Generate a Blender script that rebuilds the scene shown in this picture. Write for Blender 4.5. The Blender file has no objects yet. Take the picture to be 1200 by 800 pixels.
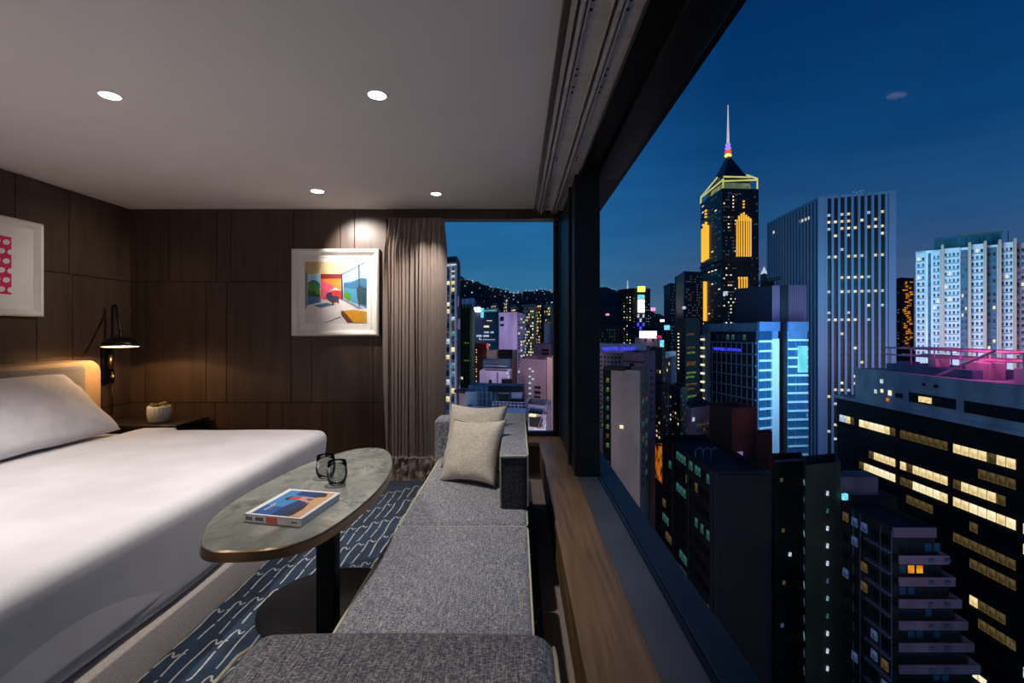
import bpy, math, random
from mathutils import Vector, Matrix, noise
random.seed(7)
SC = bpy.context.scene
COL = SC.collection
F = 566.7          # focal length in pixels of the 1200 px wide frame
EYE = 1.35         # camera height
PI = math.pi
WM = {}

def at(px, py, Y):
    return Vector(((px - 606) * Y / F, Y, EYE - (py - 388) * Y / F))
def onz(px, py, z):
    Y = F * (EYE - z) / (py - 388)
    return Vector(((px - 606) * Y / F, Y, z))
def zat(py, Y):
    return EYE - (py - 388) * Y / F

# ------------------------------------------------------------------ materials
MATS = {}
def new_mat(name):
    m = bpy.data.materials.new(name); m.use_nodes = True
    nt = m.node_tree; nt.nodes.clear()
    out = nt.nodes.new('ShaderNodeOutputMaterial')
    MATS[name] = m
    return m, nt, out
def lin(c):
    return tuple(((v / 255) / 12.92 if v / 255 <= .04045 else ((v / 255 + .055) / 1.055) ** 2.4) for v in c) + (1,)
def ramp(nt, fac, stops):
    r = nt.nodes.new('ShaderNodeValToRGB')
    e = r.color_ramp.elements
    while len(e) < len(stops): e.new(.5)
    for k, (p, c) in enumerate(stops):
        e[k].position = p; e[k].color = c if len(c) == 4 else tuple(c) + (1,)
    nt.links.new(fac, r.inputs[0]); return r.outputs[0]
def coords(nt, scale=(1, 1, 1), rot=(0, 0, 0)):
    tc = nt.nodes.new('ShaderNodeTexCoord'); mp = nt.nodes.new('ShaderNodeMapping')
    mp.inputs['Scale'].default_value = scale; mp.inputs['Rotation'].default_value = rot
    nt.links.new(tc.outputs['Object'], mp.inputs[0]); return mp.outputs[0]
def noise_fac(nt, vec, scale, detail=4, rough=.5, dist=0):
    n = nt.nodes.new('ShaderNodeTexNoise')
    n.inputs['Scale'].default_value = scale; n.inputs['Detail'].default_value = detail
    n.inputs['Roughness'].default_value = rough; n.inputs['Distortion'].default_value = dist
    nt.links.new(vec, n.inputs['Vector']); return n.outputs[0]
def surf(name, c1, c2=None, rough=.5, metal=0, scale=(1, 1, 1), nscale=8, detail=4, dist=0, bump=0, lo=.35, hi=.65, sheen=0, coat=0):
    """noise-coloured principled surface"""
    m, nt, out = new_mat(name)
    b = nt.nodes.new('ShaderNodeBsdfPrincipled')
    b.inputs['Roughness'].default_value = rough; b.inputs['Metallic'].default_value = metal
    b.inputs['Sheen Weight'].default_value = sheen; b.inputs['Coat Weight'].default_value = coat
    c1 = lin(c1); c2 = lin(c2) if c2 else tuple(min(1, v * 1.15) for v in c1[:3]) + (1,)
    f = noise_fac(nt, coords(nt, scale), nscale, detail, .55, dist)
    nt.links.new(ramp(nt, f, [(lo, c1), (hi, c2)]), b.inputs['Base Color'])
    if bump:
        bp = nt.nodes.new('ShaderNodeBump'); bp.inputs['Strength'].default_value = bump; bp.inputs['Distance'].default_value = .01
        nt.links.new(f, bp.inputs['Height']); nt.links.new(bp.outputs[0], b.inputs['Normal'])
    nt.links.new(b.outputs[0], out.inputs[0])
    return m
def glow(name, c, s, c2=None, nscale=.8):
    m, nt, out = new_mat(name)
    e = nt.nodes.new('ShaderNodeEmission'); e.inputs[1].default_value = s
    f = noise_fac(nt, coords(nt), nscale, 2)
    a = lin(c); b = lin(c2) if c2 else tuple(v * .6 for v in a[:3]) + (1,)
    nt.links.new(ramp(nt, f, [(.38, b), (.6, a)]), e.inputs[0])
    nt.links.new(e.outputs[0], out.inputs[0])
    m.cycles.emission_sampling = 'NONE'
    return m
def pane_glass(name, tint, refl=.05):
    m, nt, out = new_mat(name)
    t = nt.nodes.new('ShaderNodeBsdfTransparent'); t.inputs[0].default_value = tint + (1,)
    g = nt.nodes.new('ShaderNodeBsdfGlossy'); g.inputs['Roughness'].default_value = .01
    g.inputs[0].default_value = (.9, .95, 1, 1)
    fr = nt.nodes.new('ShaderNodeFresnel'); fr.inputs[0].default_value = 1.25
    ml = nt.nodes.new('ShaderNodeMath'); ml.operation = 'MULTIPLY'; ml.inputs[1].default_value = refl
    nt.links.new(fr.outputs[0], ml.inputs[0])
    mx = nt.nodes.new('ShaderNodeMixShader')
    nt.links.new(ml.outputs[0], mx.inputs[0]); nt.links.new(t.outputs[0], mx.inputs[1]); nt.links.new(g.outputs[0], mx.inputs[2])
    nt.links.new(mx.outputs[0], out.inputs[0]); return m
def wood(name, c1, c2, rough=.45, grain='z', fine=60):
    m, nt, out = new_mat(name)
    b = nt.nodes.new('ShaderNodeBsdfPrincipled'); b.inputs['Roughness'].default_value = rough
    sc = {'z': (fine, fine, 1.6), 'y': (fine, 1.6, fine), 'x': (1.6, fine, fine)}[grain]
    sb = {'z': (4, 4, .5), 'y': (4, .5, 4), 'x': (.5, 4, 4)}[grain]
    f1 = noise_fac(nt, coords(nt, sc), 1, 5, .6)
    f2 = noise_fac(nt, coords(nt, sb), 1.6, 3, .5, 1.5)
    mx = nt.nodes.new('ShaderNodeMath'); mx.operation = 'MULTIPLY_ADD'; mx.inputs[1].default_value = .5
    nt.links.new(f2, mx.inputs[0])
    m2 = nt.nodes.new('ShaderNodeMath'); m2.operation = 'MULTIPLY'; m2.inputs[1].default_value = .5
    nt.links.new(f1, m2.inputs[0]); nt.links.new(m2.outputs[0], mx.inputs[2])
    nt.links.new(ramp(nt, mx.outputs[0], [(.38, lin(c1)), (.6, lin(c2))]), b.inputs['Base Color'])
    bp = nt.nodes.new('ShaderNodeBump'); bp.inputs['Strength'].default_value = .12; bp.inputs['Distance'].default_value = .004
    nt.links.new(f1, bp.inputs['Height']); nt.links.new(bp.outputs[0], b.inputs['Normal'])
    nt.links.new(b.outputs[0], out.inputs[0]); return m
def tweed(name, c1, c2, c3, sx=(260, 30, 260)):
    """woven cloth: two thread directions crossing, speckled"""
    m, nt, out = new_mat(name)
    b = nt.nodes.new('ShaderNodeBsdfPrincipled'); b.inputs['Roughness'].default_value = .9
    b.inputs['Sheen Weight'].default_value = .15
    f1 = noise_fac(nt, coords(nt, sx), 1, 2, .6)
    f2 = noise_fac(nt, coords(nt, (sx[1] * 3, sx[0] * .8, sx[1] * 3)), 1, 2, .6)
    f3 = noise_fac(nt, coords(nt, (170, 170, 170)), 1, 2, .7)
    a = nt.nodes.new('ShaderNodeMath'); a.operation = 'ADD'; nt.links.new(f1, a.inputs[0]); nt.links.new(f2, a.inputs[1])
    a2 = nt.nodes.new('ShaderNodeMath'); a2.operation = 'ADD'; nt.links.new(a.outputs[0], a2.inputs[0]); nt.links.new(f3, a2.inputs[1])
    d = nt.nodes.new('ShaderNodeMath'); d.operation = 'DIVIDE'; d.inputs[1].default_value = 3; nt.links.new(a2.outputs[0], d.inputs[0])
    nt.links.new(ramp(nt, d.outputs[0], [(.40, lin(c1)), (.5, lin(c2)), (.60, lin(c3))]), b.inputs['Base Color'])
    bp = nt.nodes.new('ShaderNodeBump'); bp.inputs['Strength'].default_value = .35; bp.inputs['Distance'].default_value = .003
    nt.links.new(d.outputs[0], bp.inputs['Height']); nt.links.new(bp.outputs[0], b.inputs['Normal'])
    nt.links.new(b.outputs[0], out.inputs[0]); return m
def marble(name):
    m, nt, out = new_mat(name)
    b = nt.nodes.new('ShaderNodeBsdfPrincipled'); b.inputs['Roughness'].default_value = .22
    f = noise_fac(nt, coords(nt, (2.2, 1.2, 1)), 3.6, 10, .72, .8)
    base = ramp(nt, f, [(.3, lin((88, 92, 88))), (.45, lin((126, 130, 124))), (.55, lin((142, 145, 139))), (.68, lin((168, 169, 163)))])
    v = noise_fac(nt, coords(nt, (1.6, 2.6, 1), (0, 0, .5)), 1.9, 5, .6, 2.2)
    vein = ramp(nt, v, [(.487, (0, 0, 0, 1)), (.5, (1, 1, 1, 1)), (.513, (0, 0, 0, 1))])
    fine = noise_fac(nt, coords(nt), 2.3, 2)
    gate = ramp(nt, fine, [(.44, (0, 0, 0, 1)), (.54, (1, 1, 1, 1))])
    ml = nt.nodes.new('ShaderNodeMath'); ml.operation = 'MULTIPLY'; nt.links.new(vein, ml.inputs[0]); nt.links.new(gate, ml.inputs[1])
    mx = nt.nodes.new('ShaderNodeMix'); mx.data_type = 'RGBA'
    nt.links.new(ml.outputs[0], mx.inputs[0]); nt.links.new(base, mx.inputs[6]); mx.inputs[7].default_value = lin((48, 50, 46))
    nt.links.new(mx.outputs[2], b.inputs['Base Color']); nt.links.new(b.outputs[0], out.inputs[0]); return m

M = MATS
surf('ceiling_paint', (224, 218, 216), (228, 222, 220), .9, nscale=2)
wood('dark_wood', (60, 46, 36), (80, 62, 49), .42, fine=34)
surf('gap_black', (10, 8, 7), (14, 11, 10), .9)
wood('ledge_wood', (104, 80, 54), (144, 114, 82), .45, 'y', 45)
wood('ledge_wood_cross', (104, 80, 54), (144, 114, 82), .45, 'x', 45)
surf('black_metal', (12, 12, 13), (17, 17, 18), .35, .4)
surf('window_metal', (24, 25, 28), (32, 33, 37), .45, .3)
surf('sill_grey', (70, 76, 86), (80, 86, 96), .55, 0, nscale=3)
surf('outer_frame_blue', (18, 28, 46), (22, 33, 52), .5, 0)
surf('rail_alu', (186, 178, 170), (204, 196, 188), .5, 0, (1, 12, 1), nscale=3)
surf('rail_dark', (40, 38, 37), (52, 49, 47), .5, .3)
surf('bronze_trim', (74, 60, 48), (90, 74, 60), .4, .4)
surf('carpet_grey', (122, 108, 102), (172, 156, 148), .95, 0, (1, 1, 1), 380, 3, bump=.5)
surf('rug_navy', (9, 27, 46), (20, 52, 82), .95, 0, (1, 1, 1), 5, 5, 1, bump=0, sheen=.2)
surf('rug_line', (140, 148, 154), (190, 192, 190), .95, 0, (1, 1, 1), 120, 3)
surf('sheet_white', (212, 210, 214), (226, 224, 228), .8, 0, (1, 1, 1), 3, 3, sheen=.15)
surf('pillow_white', (206, 204, 208), (224, 222, 226), .85, 0, (1, 1, 1), 5, 3, sheen=.15)
surf('headboard_tan', (186, 152, 114), (192, 156, 114), .6, 0, (1, 1, 1), 30, 3, bump=.1)
tweed('headboard_weave', (108, 100, 96), (138, 130, 124), (164, 156, 150), (160, 160, 160))
surf('bed_base_cloth', (204, 190, 184), (244, 234, 228), .95, 0, (1, 1, 1), 330, 3, bump=.5)
tweed('sofa_tweed', (54, 66, 90), (124, 130, 142), (214, 208, 202), (520, 24, 520))
tweed('sofa_tweed_dark', (22, 24, 30), (50, 52, 58), (92, 90, 92))
surf('piping_cream', (206, 202, 166), (220, 216, 182), .8, nscale=60)
tweed('cushion_boucle', (172, 163, 148), (208, 200, 184), (234, 228, 212), (150, 150, 150))
surf('cushion_trim', (70, 66, 62), (96, 90, 84), .8, nscale=90)
surf('curtain_taupe', (136, 119, 109), (156, 138, 127), .6, 0, (200, 200, 8), 1, 3, sheen=.4)
surf('curtain_hem', (146, 128, 118), (166, 148, 137), .55, 0, (200, 200, 8), 1, 3, sheen=.4)
marble('green_marble')
surf('brass', (136, 112, 84), (158, 132, 100), .28, 1, (1, 1, 30), 4)
surf('gold', (212, 170, 96), (226, 184, 110), .25, 1)
surf('frame_white', (222, 218, 210), (232, 228, 220), .45, 0, nscale=4)
surf('mount_white', (226, 222, 214), (234, 230, 222), .85, 0, nscale=6)
surf('ceramic', (206, 206, 190), (226, 226, 212), .3, 0, nscale=10)
surf('moss', (70, 74, 44), (132, 112, 74), .95, 0, nscale=60, bump=.6)
surf('nightstand_dark', (34, 28, 26), (46, 38, 34), .4, 0, (2, 20, 20), 2)
surf('paper_white', (226, 226, 230), (236, 236, 240), .5, 0, nscale=30)
surf('plaster_wall', (120, 112, 106), (130, 122, 116), .9, 0, nscale=3)
def flat(name, c, rough=.6, c2=None, nscale=30):
    surf(name, c, c2 or tuple(min(255, v + 8) for v in c), rough, 0, nscale=nscale)
for n, c in dict(art_sand=(214, 190, 140), art_sand_dark=(186, 160, 110), art_red=(206, 36, 30), art_maroon=(130, 18, 30), art_pink=(232, 88, 112),
                 art_orange=(236, 132, 34), art_sky=(150, 200, 220), art_sea=(58, 132, 164), art_hill=(38, 100, 140), art_green=(62, 134, 30),
                 art_leaf=(26, 76, 40), art_darktree=(20, 60, 72), art_floor=(214, 206, 204), art_shadow=(70, 108, 140), art_pool=(54, 110, 160),
                 art_grey=(120, 132, 146), art_ochre=(190, 132, 18), art_brown=(96, 48, 20), art_navy=(36, 52, 92), art_magenta=(206, 20, 92),
                 art_cream=(228, 222, 218), art_line=(50, 44, 60), book_blue=(24, 84, 156), book_deep=(14, 48, 104), book_sky=(58, 130, 190),
                 book_sand=(206, 160, 116), book_rock=(34, 34, 46), book_skin=(214, 150, 140), book_red=(206, 60, 50), book_ink=(50, 50, 54),
                 book_label=(220, 104, 90)).items():
    flat(n, c)
pane_glass('smoked_glass', (.85, .86, .85), 1.7)
pane_glass('window_glass', (.97, .985, 1.0), .005)
pane_glass('corner_glass', (.98, .99, 1.0), .05)
def lampmat(name, c, s):
    m, nt, out = new_mat(name); e = nt.nodes.new('ShaderNodeEmission'); e.inputs[0].default_value = c + (1,); e.inputs[1].default_value = s
    nt.links.new(e.outputs[0], out.inputs[0]); m.cycles.emission_sampling = 'NONE'; return m
lampmat('lamp_disc', (1, .96, .9), 9)
lampmat('bulb_warm', (1, .74, .46), 6)
surf('shade_inner', (240, 226, 200), (246, 234, 210), .5)

# city
def conc(name, c, c2=None, rough=.85): surf(name, c, c2 or tuple(min(255, int(v * 1.25) + 3) for v in c), rough, 0, (.25, .25, .1), 1, 5)
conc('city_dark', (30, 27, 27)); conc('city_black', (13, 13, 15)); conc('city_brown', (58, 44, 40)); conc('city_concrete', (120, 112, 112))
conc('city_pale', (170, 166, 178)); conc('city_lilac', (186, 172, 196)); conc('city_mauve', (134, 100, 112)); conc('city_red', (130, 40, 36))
conc('city_brick', (130, 72, 62)); conc('city_peach', (196, 160, 140)); conc('city_white', (206, 206, 212)); conc('city_blue', (74, 100, 122))
conc('city_pinkish', (176, 148, 158)); conc('city_slate', (86, 92, 108)); conc('city_beige', (118, 108, 98)); conc('city_green_net', (14, 40, 24), (22, 60, 34))
conc('city_rust', (30, 20, 20), (38, 27, 26)); conc('city_olive', (64, 60, 46)); conc('city_roof', (34, 31, 34)); conc('street_asphalt', (16, 16, 18)); conc('parapet_blue', (144, 154, 160)); conc('hill_dark', (12, 17, 18), (20, 28, 26))
surf('glass_navy', (10, 18, 34), (16, 28, 50), .4, .1, (.3, .3, .3), 1); surf('glass_teal', (22, 62, 84), (32, 84, 110), .4, .1, (.3, .3, .3), 1)
surf('glass_black', (6, 7, 9), (12, 13, 17), .5, 0, (.3, .3, .3), 1); surf('glass_blue', (36, 84, 112), (50, 106, 138), .4, .1, (.2, .2, .2), 1)
surf('rib_blue', (120, 132, 164), (140, 152, 184), .5, .2, (.3, .3, .1), 1); surf('gold_frame', (120, 96, 40), (140, 112, 50), .5, .2)
glow('win_warm', (255, 234, 178), 1.0, (222, 184, 118), 1.2); glow('win_cream', (255, 244, 208), 1.1, (240, 214, 156), 1.1); glow('win_dim', (140, 116, 74), .42, (84, 66, 36), 1)
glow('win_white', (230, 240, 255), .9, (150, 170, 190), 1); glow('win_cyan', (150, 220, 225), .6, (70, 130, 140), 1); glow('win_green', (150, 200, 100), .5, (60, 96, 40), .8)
glow('win_teal', (80, 150, 140), .45, (34, 70, 66), 1); glow('win_amber', (255, 170, 40), .9, (190, 100, 20), .6); glow('win_violet', (170, 150, 210), .5, (90, 80, 130), 1)
glow('win_blue', (110, 140, 190), .35, (50, 70, 110), 1); glow('neon_gold', (255, 196, 70), 1.15, (240, 170, 40), .05); glow('neon_gold_dim', (120, 66, 18), .5, (80, 44, 12), .1)
glow('sign_blue', (70, 70, 255), 1.6, (60, 60, 240)); glow('sign_white', (255, 255, 255), 2.2, (250, 250, 255)); glow('sign_cyan', (130, 225, 240), 1.2, (90, 200, 220))
glow('sign_pink', (255, 150, 210), 1.4, (250, 130, 200)); glow('sign_red', (255, 40, 80), 1.0, (220, 30, 60)); glow('sign_yellow', (240, 235, 110), 1.5, (220, 215, 80))
glow('crown_light', (225, 220, 130), .9, (190, 190, 110), .05); glow('crown_pale', (200, 210, 150), .55, (110, 130, 100), .05); glow('beacon_violet', (170, 130, 255), 1.4); glow('beacon_red', (255, 90, 60), 1.2)
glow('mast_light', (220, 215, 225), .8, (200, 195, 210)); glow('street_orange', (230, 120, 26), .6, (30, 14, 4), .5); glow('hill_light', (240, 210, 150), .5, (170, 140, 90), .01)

# ------------------------------------------------------------------ mesh building
class MB:
    def __init__(s): s.v = []; s.f = []; s.m = []; s.names = []; s.cur = 0
    def use(s, mat):
        if mat not in s.names: s.names.append(mat)
        s.cur = s.names.index(mat); return s
    def add(s, vs, fs):
        o = len(s.v); s.v += [Vector(v) for v in vs]
        for f in fs: s.f.append([o + i for i in f]); s.m.append(s.cur)
    def box(s, x0, x1, y0, y1, z0, z1, mtx=None, b=0):
        if b:
            return s.rbox(((x0 + x1) / 2, (y0 + y1) / 2, (z0 + z1) / 2), (x1 - x0, y1 - y0, z1 - z0), b, (1, 1, 1), 2, mtx=mtx)
        vs = [Vector((x, y, z)) for z in (z0, z1) for y in (y0, y1) for x in (x0, x1)]
        if mtx: vs = [mtx @ v for v in vs]
        s.add(vs, [(0, 2, 3, 1), (4, 5, 7, 6), (0, 1, 5, 4), (2, 6, 7, 3), (0, 4, 6, 2), (1, 3, 7, 5)])
    def quad(s, a, b, c, d): s.add([a, b, c, d], [(0, 1, 2, 3)])
    def prism(s, poly, z0, z1):
        n = len(poly)
        vs = [(p[0], p[1], z0) for p in poly] + [(p[0], p[1], z1) for p in poly]
        s.add(vs, [list(range(n))[::-1], list(range(n, 2 * n))] + [(i, (i + 1) % n, n + (i + 1) % n, n + i) for i in range(n)])
    def sheet(s, poly, nrm, t=.001):
        """thin flat polygon with thickness"""
        n = len(poly); nrm = Vector(nrm) * t
        vs = [Vector(p) for p in poly] + [Vector(p) + nrm for p in poly]
        s.add(vs, [list(range(n)), list(range(n, 2 * n))[::-1]] + [(i, n + i, n + (i + 1) % n, (i + 1) % n) for i in range(n)])
    def tube(s, pts, r, seg=8, closed=False):
        pts = [Vector(p) for p in pts]; n = len(pts); o = len(s.v)
        rr = r if isinstance(r, (list, tuple)) else [r] * n
        up = None
        for i, p in enumerate(pts):
            a = pts[i - 1] if (i or closed) else p; b = pts[(i + 1) % n] if (i < n - 1 or closed) else p
            t = (b - a).normalized()
            if up is None: up = Vector((0, 0, 1)) if abs(t.z) < .9 else Vector((1, 0, 0))
            u = (up - t * up.dot(t)).normalized(); w = t.cross(u); up = u
            for k in range(seg):
                an = 2 * PI * k / seg; s.v.append(p + (u * math.cos(an) + w * math.sin(an)) * rr[i])
        for i in range(n if closed else n - 1):
            j = (i + 1) % n
            for k in range(seg):
                q = (k + 1) % seg
                s.f.append([o + i * seg + k, o + i * seg + q, o + j * seg + q, o + j * seg + k]); s.m.append(s.cur)
        if not closed:
            s.f.append([o + k for k in range(seg)][::-1]); s.m.append(s.cur)
            s.f.append([o + (n - 1) * seg + k for k in range(seg)]); s.m.append(s.cur)
    def lathe(s, prof, c=(0, 0, 0), seg=32, mtx=None, fn=None):
        o = len(s.v); c = Vector(c)
        for (r, z) in prof:
            for k in range(seg):
                a = 2 * PI * k / seg; q = r * (fn(a, z) if fn else 1)
                v = Vector((q * math.cos(a), q * math.sin(a), z)); s.v.append((mtx @ v if mtx else v) + c)
        for i in range(len(prof) - 1):
            for k in range(seg):
                q = (k + 1) % seg
                s.f.append([o + i * seg + k, o + i * seg + q, o + (i + 1) * seg + q, o + (i + 1) * seg + k]); s.m.append(s.cur)
        s.f.append([o + k for k in range(seg)][::-1]); s.m.append(s.cur)
        s.f.append([o + (len(prof) - 1) * seg + k for k in range(seg)]); s.m.append(s.cur)
    def rbox(s, c, size, r, n=(8, 8, 4), k=4, mtx=None, fn=None):
        """rounded box with dense faces; fn(point_local, unit) displaces"""
        h = [x / 2 for x in size]; r = min(r, min(h) * .999)
        def ticks(a):
            inner = h[a] - r; t = []
            for i in range(k): t.append(-h[a] + r * (1 - math.cos(PI / 2 * i / k)) if k > 1 else -h[a])
            m = n[a]
            for i in range(m + 1): t.append(-inner + 2 * inner * i / m)
            for i in range(k - 1, -1, -1): t.append(h[a] - r * (1 - math.cos(PI / 2 * i / k)))
            return t
        # even angular spacing for round corners
        def ticks2(a):
            inner = h[a] - r; t = []
            for i in range(k): t.append(-inner - r * math.tan(PI / 4 * (k - i) / k))
            m = n[a]
            for i in range(m + 1): t.append(-inner + 2 * inner * i / m)
            for i in range(1, k + 1): t.append(inner + r * math.tan(PI / 4 * i / k))
            return t
        T = [ticks2(a) for a in range(3)]; key = {}; c = Vector(c)
        def vert(p):
            q = tuple(round(x, 5) for x in p)
            if q in key: return key[q]
            inn = Vector([max(-(h[a] - r), min(h[a] - r, p[a])) for a in range(3)])
            d = Vector(p) - inn
            v = inn + d.normalized() * r if d.length > 1e-9 else inn
            if fn: v = fn(v, h)
            v = mtx @ v if mtx else v
            s.v.append(v + c); key[q] = len(s.v) - 1; return key[q]
        for a in range(3):
            b, d = (a + 1) % 3, (a + 2) % 3
            for sg in (-1, 1):
                for i in range(len(T[b]) - 1):
                    for j in range(len(T[d]) - 1):
                        q = []
                        for (ii, jj) in ((i, j), (i + 1, j), (i + 1, j + 1), (i, j + 1)):
                            p = [0, 0, 0]; p[a] = sg * h[a]; p[b] = T[b][ii]; p[d] = T[d][jj]; q.append(vert(p))
                        if sg < 0: q = q[::-1]
                        s.f.append(q); s.m.append(s.cur)
    def build(s, name, mat=None, parent=None, smooth=False, origin=None):
        if mat: mats = [mat] if isinstance(mat, str) else mat
        else: mats = s.names
        if parent is None and origin is None:
            xs = [v.x for v in s.v]; ys = [v.y for v in s.v]; zs = [v.z for v in s.v]
            origin = Vector(((min(xs) + max(xs)) / 2, (min(ys) + max(ys)) / 2, min(zs)))
        og = Vector(origin) if origin is not None else Vector()
        me = bpy.data.meshes.new(name)
        me.from_pydata([tuple(v - og) for v in s.v], [], s.f)
        for n_ in mats: me.materials.append(M[n_])
        if len(mats) > 1: me.polygons.foreach_set('material_index', s.m)
        if smooth: me.polygons.foreach_set('use_smooth', [True] * len(me.polygons))
        me.validate(); me.update()
        o = bpy.data.objects.new(name, me); COL.objects.link(o)
        if parent is not None:
            o.parent = parent; o.matrix_parent_inverse = WM[parent.name].inverted(); WM[o.name] = Matrix.Identity(4)
        else:
            WM[o.name] = Matrix.Translation(og)
        if parent is None or origin is not None: o.location = og; WM[o.name] = Matrix.Translation(og)
        if smooth == 'auto':
            me.set_sharp_from_angle(angle=math.radians(38))
        return o
def empty(name, loc):
    o = bpy.data.objects.new(name, None); COL.objects.link(o); o.location = loc; o.empty_display_size = .1
    WM[o.name] = Matrix.Translation(Vector(loc)); return o
def tag(o, label, cat, group=None, kind=None):
    o['label'] = label; o['category'] = cat
    if group: o['group'] = group
    if kind: o['kind'] = kind
    return o
def struct(o, label=None):
    o['kind'] = 'structure'
    if label: o['label'] = label
    return o
def bx(name, mat, x0, x1, y0, y1, z0, z1, parent=None, b=0):
    m = MB(); m.box(x0, x1, y0, y1, z0, z1, b=b); return m.build(name, mat, parent, smooth=('auto' if b else False))
UNIT = {}
def unit_box(mat):
    if mat not in UNIT:
        me = bpy.data.meshes.new('panel_' + mat)
        vs = [(x, y, z) for z in (-.5, .5) for y in (-.5, .5) for x in (-.5, .5)]
        me.from_pydata(vs, [], [(0, 2, 3, 1), (4, 5, 7, 6), (0, 1, 5, 4), (2, 6, 7, 3), (0, 4, 6, 2), (1, 3, 7, 5)])
        me.materials.append(M[mat]); UNIT[mat] = me
    return UNIT[mat]
def ubox(name, mat, mtx, parent):
    o = bpy.data.objects.new(name, unit_box(mat)); COL.objects.link(o)
    o.parent = parent; o.matrix_parent_inverse = WM[parent.name].inverted(); o.matrix_basis = mtx
    return o
# ================================================================== THE ROOM
LX, BY, CZ = -3.624, 4.53, 2.494
# --- walls of dark wood panels with shadow gaps
def panel_wall(name, rows, plane):
    """rows: list of (z0, z1, [cuts]); plane maps (u, z, depth) to a point"""
    m = MB(); m.use('gap_black')
    us = [r for row in rows for r in row[2]]
    m2 = []
    def slab(u0, u1, z0, z1, d0, d1):
        c = [plane(u, z, d) for d in (d0, d1) for z in (z0, z1) for u in (u0, u1)]
        m.add(c, [(0, 2, 3, 1), (4, 5, 7, 6), (0, 1, 5, 4), (2, 6, 7, 3), (0, 4, 6, 2), (1, 3, 7, 5)])
    slab(min(us), max(us), min(r[0] for r in rows), max(r[1] for r in rows), .012, .15)
    m.use('dark_wood'); g = .0032
    for z0, z1, cuts in rows:
        for a, b in zip(cuts[:-1], cuts[1:]):
            slab(a + g, b - g, z0 + g, z1 - g, 0, .0125)
    return m.build(name, None)
def bx_px(p): return (p - 606) / 125.1
top, mid, low = zat(330, BY), zat(471.5, BY), 0
cut = lambda ps: [LX - .02] + [bx_px(p) for p in ps] + [bx_px(453)]
w = panel_wall('wall_back', [(top, CZ, cut([198, 254, 270.5, 343.5, 399, 415.5])), (mid, top, cut([170, 241.5, 265.5, 341, 365, 437])),
                             (low, mid, cut([205, 252, 313, 331, 377, 437]))], lambda u, z, d: (u, BY + d, z))
struct(w)
def ly_px(p): return -LX * F / (606 - p)
lc = lambda ps: [-3.6, -2.8, -1.9, -1.0, -.1, .8, 1.7, 2.6] + [ly_px(p) for p in ps] + [BY + .01]
w = panel_wall('wall_left', [(top, CZ, lc([18, 81])), (mid, top, lc([43, 85])), (low, mid, lc([30, 100]))], lambda u, z, d: (LX - d, u, z))
struct(w)
struct(bx('floor', 'carpet_grey', LX - .15, .75, -3.6, 4.75, -.12, 0))
struct(bx('ceiling', 'ceiling_paint', LX - .15, .158, -3.6, 4.75, CZ, CZ + .15))
struct(bx('wall_front', 'plaster_wall', LX - .15, .75, -3.75, -3.6, 0, CZ + .12))
# beam over the back window and the pocket end
struct(bx('trim_1', 'dark_wood', bx_px(453), .158, BY - .0, BY + .13, zat(256.5, BY), CZ), 'dark wooden beam over curtain and corner window')
m = MB(); m.box(.158, .434, 4.50, 4.66, zat(256.5, BY), 2.615); struct(m.build('trim_4', 'dark_wood'), 'short dark beam under the curtain track ends')
# curtain pocket
m = MB(); m.use('ceiling_paint'); m.box(.178, .75, -3.6, 4.75, 2.50, 2.62); m.build('trim_5')
struct(bpy.data.objects['trim_5'])
struct(bx('trim_2', 'bronze_trim', .158, .178, -3.6, 4.53, 2.455, 2.62), 'bronze edge strip between ceiling and curtain track')
# curtain tracks: an aluminium board with double grooves
def track(name, x0, x1, label):
    t = empty(name, (x0, 0, 2.45)); tag(t, label, 'curtain track', 'curtain tracks')
    y0, y1 = -3.5, 4.46
    bx('track_board', 'rail_alu', x0, x1, y0, y1, 2.462, 2.50, t)
    w_ = x1 - x0
    for k, (a, b, dz) in enumerate(((.08, .16, .022), (.26, .38, .03), (.44, .52, .02))):
        bx('rail', 'rail_alu', x0 + a * w_, x0 + b * w_, y0, y1, 2.462 - dz, 2.463, t, b=.004)
    bx('slot', 'rail_dark', x0 + .39 * w_, x0 + .43 * w_, y0, y1, 2.458, 2.4625, t)
    bx('slot', 'rail_dark', x0 + .17 * w_, x0 + .24 * w_, y0, y1, 2.459, 2.4625, t)
    for yy in (1.5, 1.62, 2.05, 2.2, 3.1, 3.9):
        for dy in (0, .05): m = MB(); m.lathe([(.006, 0), (.006, .004)], (x0 + .6 * w_, yy + dy, 2.458), 10); m.build('screw', 'rail_dark', t)
    bx('end_cap', 'gold', x0 + .05 * w_, x0 + .6 * w_, y1 - .002, y1 + .012, 2.43, 2.47, t, b=.003)
track('curtain_track', .182, .305, 'grey aluminium curtain track beside the ceiling edge')
track('curtain_track', .305, .435, 'grey aluminium curtain track beside the black window header')
# --- window wall, right
GX = .60
struct(bx('wall_right', 'black_metal', .435, .75, -3.6, 4.75, 2.43, 2.50), 'black header above the large window')
m = MB(); m.box(.224, .72, -3.6, 4.75, 0, .30); struct(m.build('wall_right_low', 'plaster_wall'))
# big window
wr = MB(); wr.box(.57, .69, -3.6, 3.33, .30, .338); wr.use('a')
wr = empty('window_1', (.6, 0, .33)); struct(wr, 'large picture window overlooking the city')
bx('outer_frame', 'outer_frame_blue', .582, .70, -3.55, 4.70, .302, .345, wr, b=.004)
bx('inner_bead', 'black_metal', .555, .573, -3.55, 3.34, .33, .352, wr, b=.003)
bx('head_frame', 'black_metal', .545, .70, -3.55, 3.34, 2.40, 2.432, wr, b=.003)
bx('pane', 'window_glass', .574, .580, -3.5, 4.70, .34, 2.41, wr)
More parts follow.
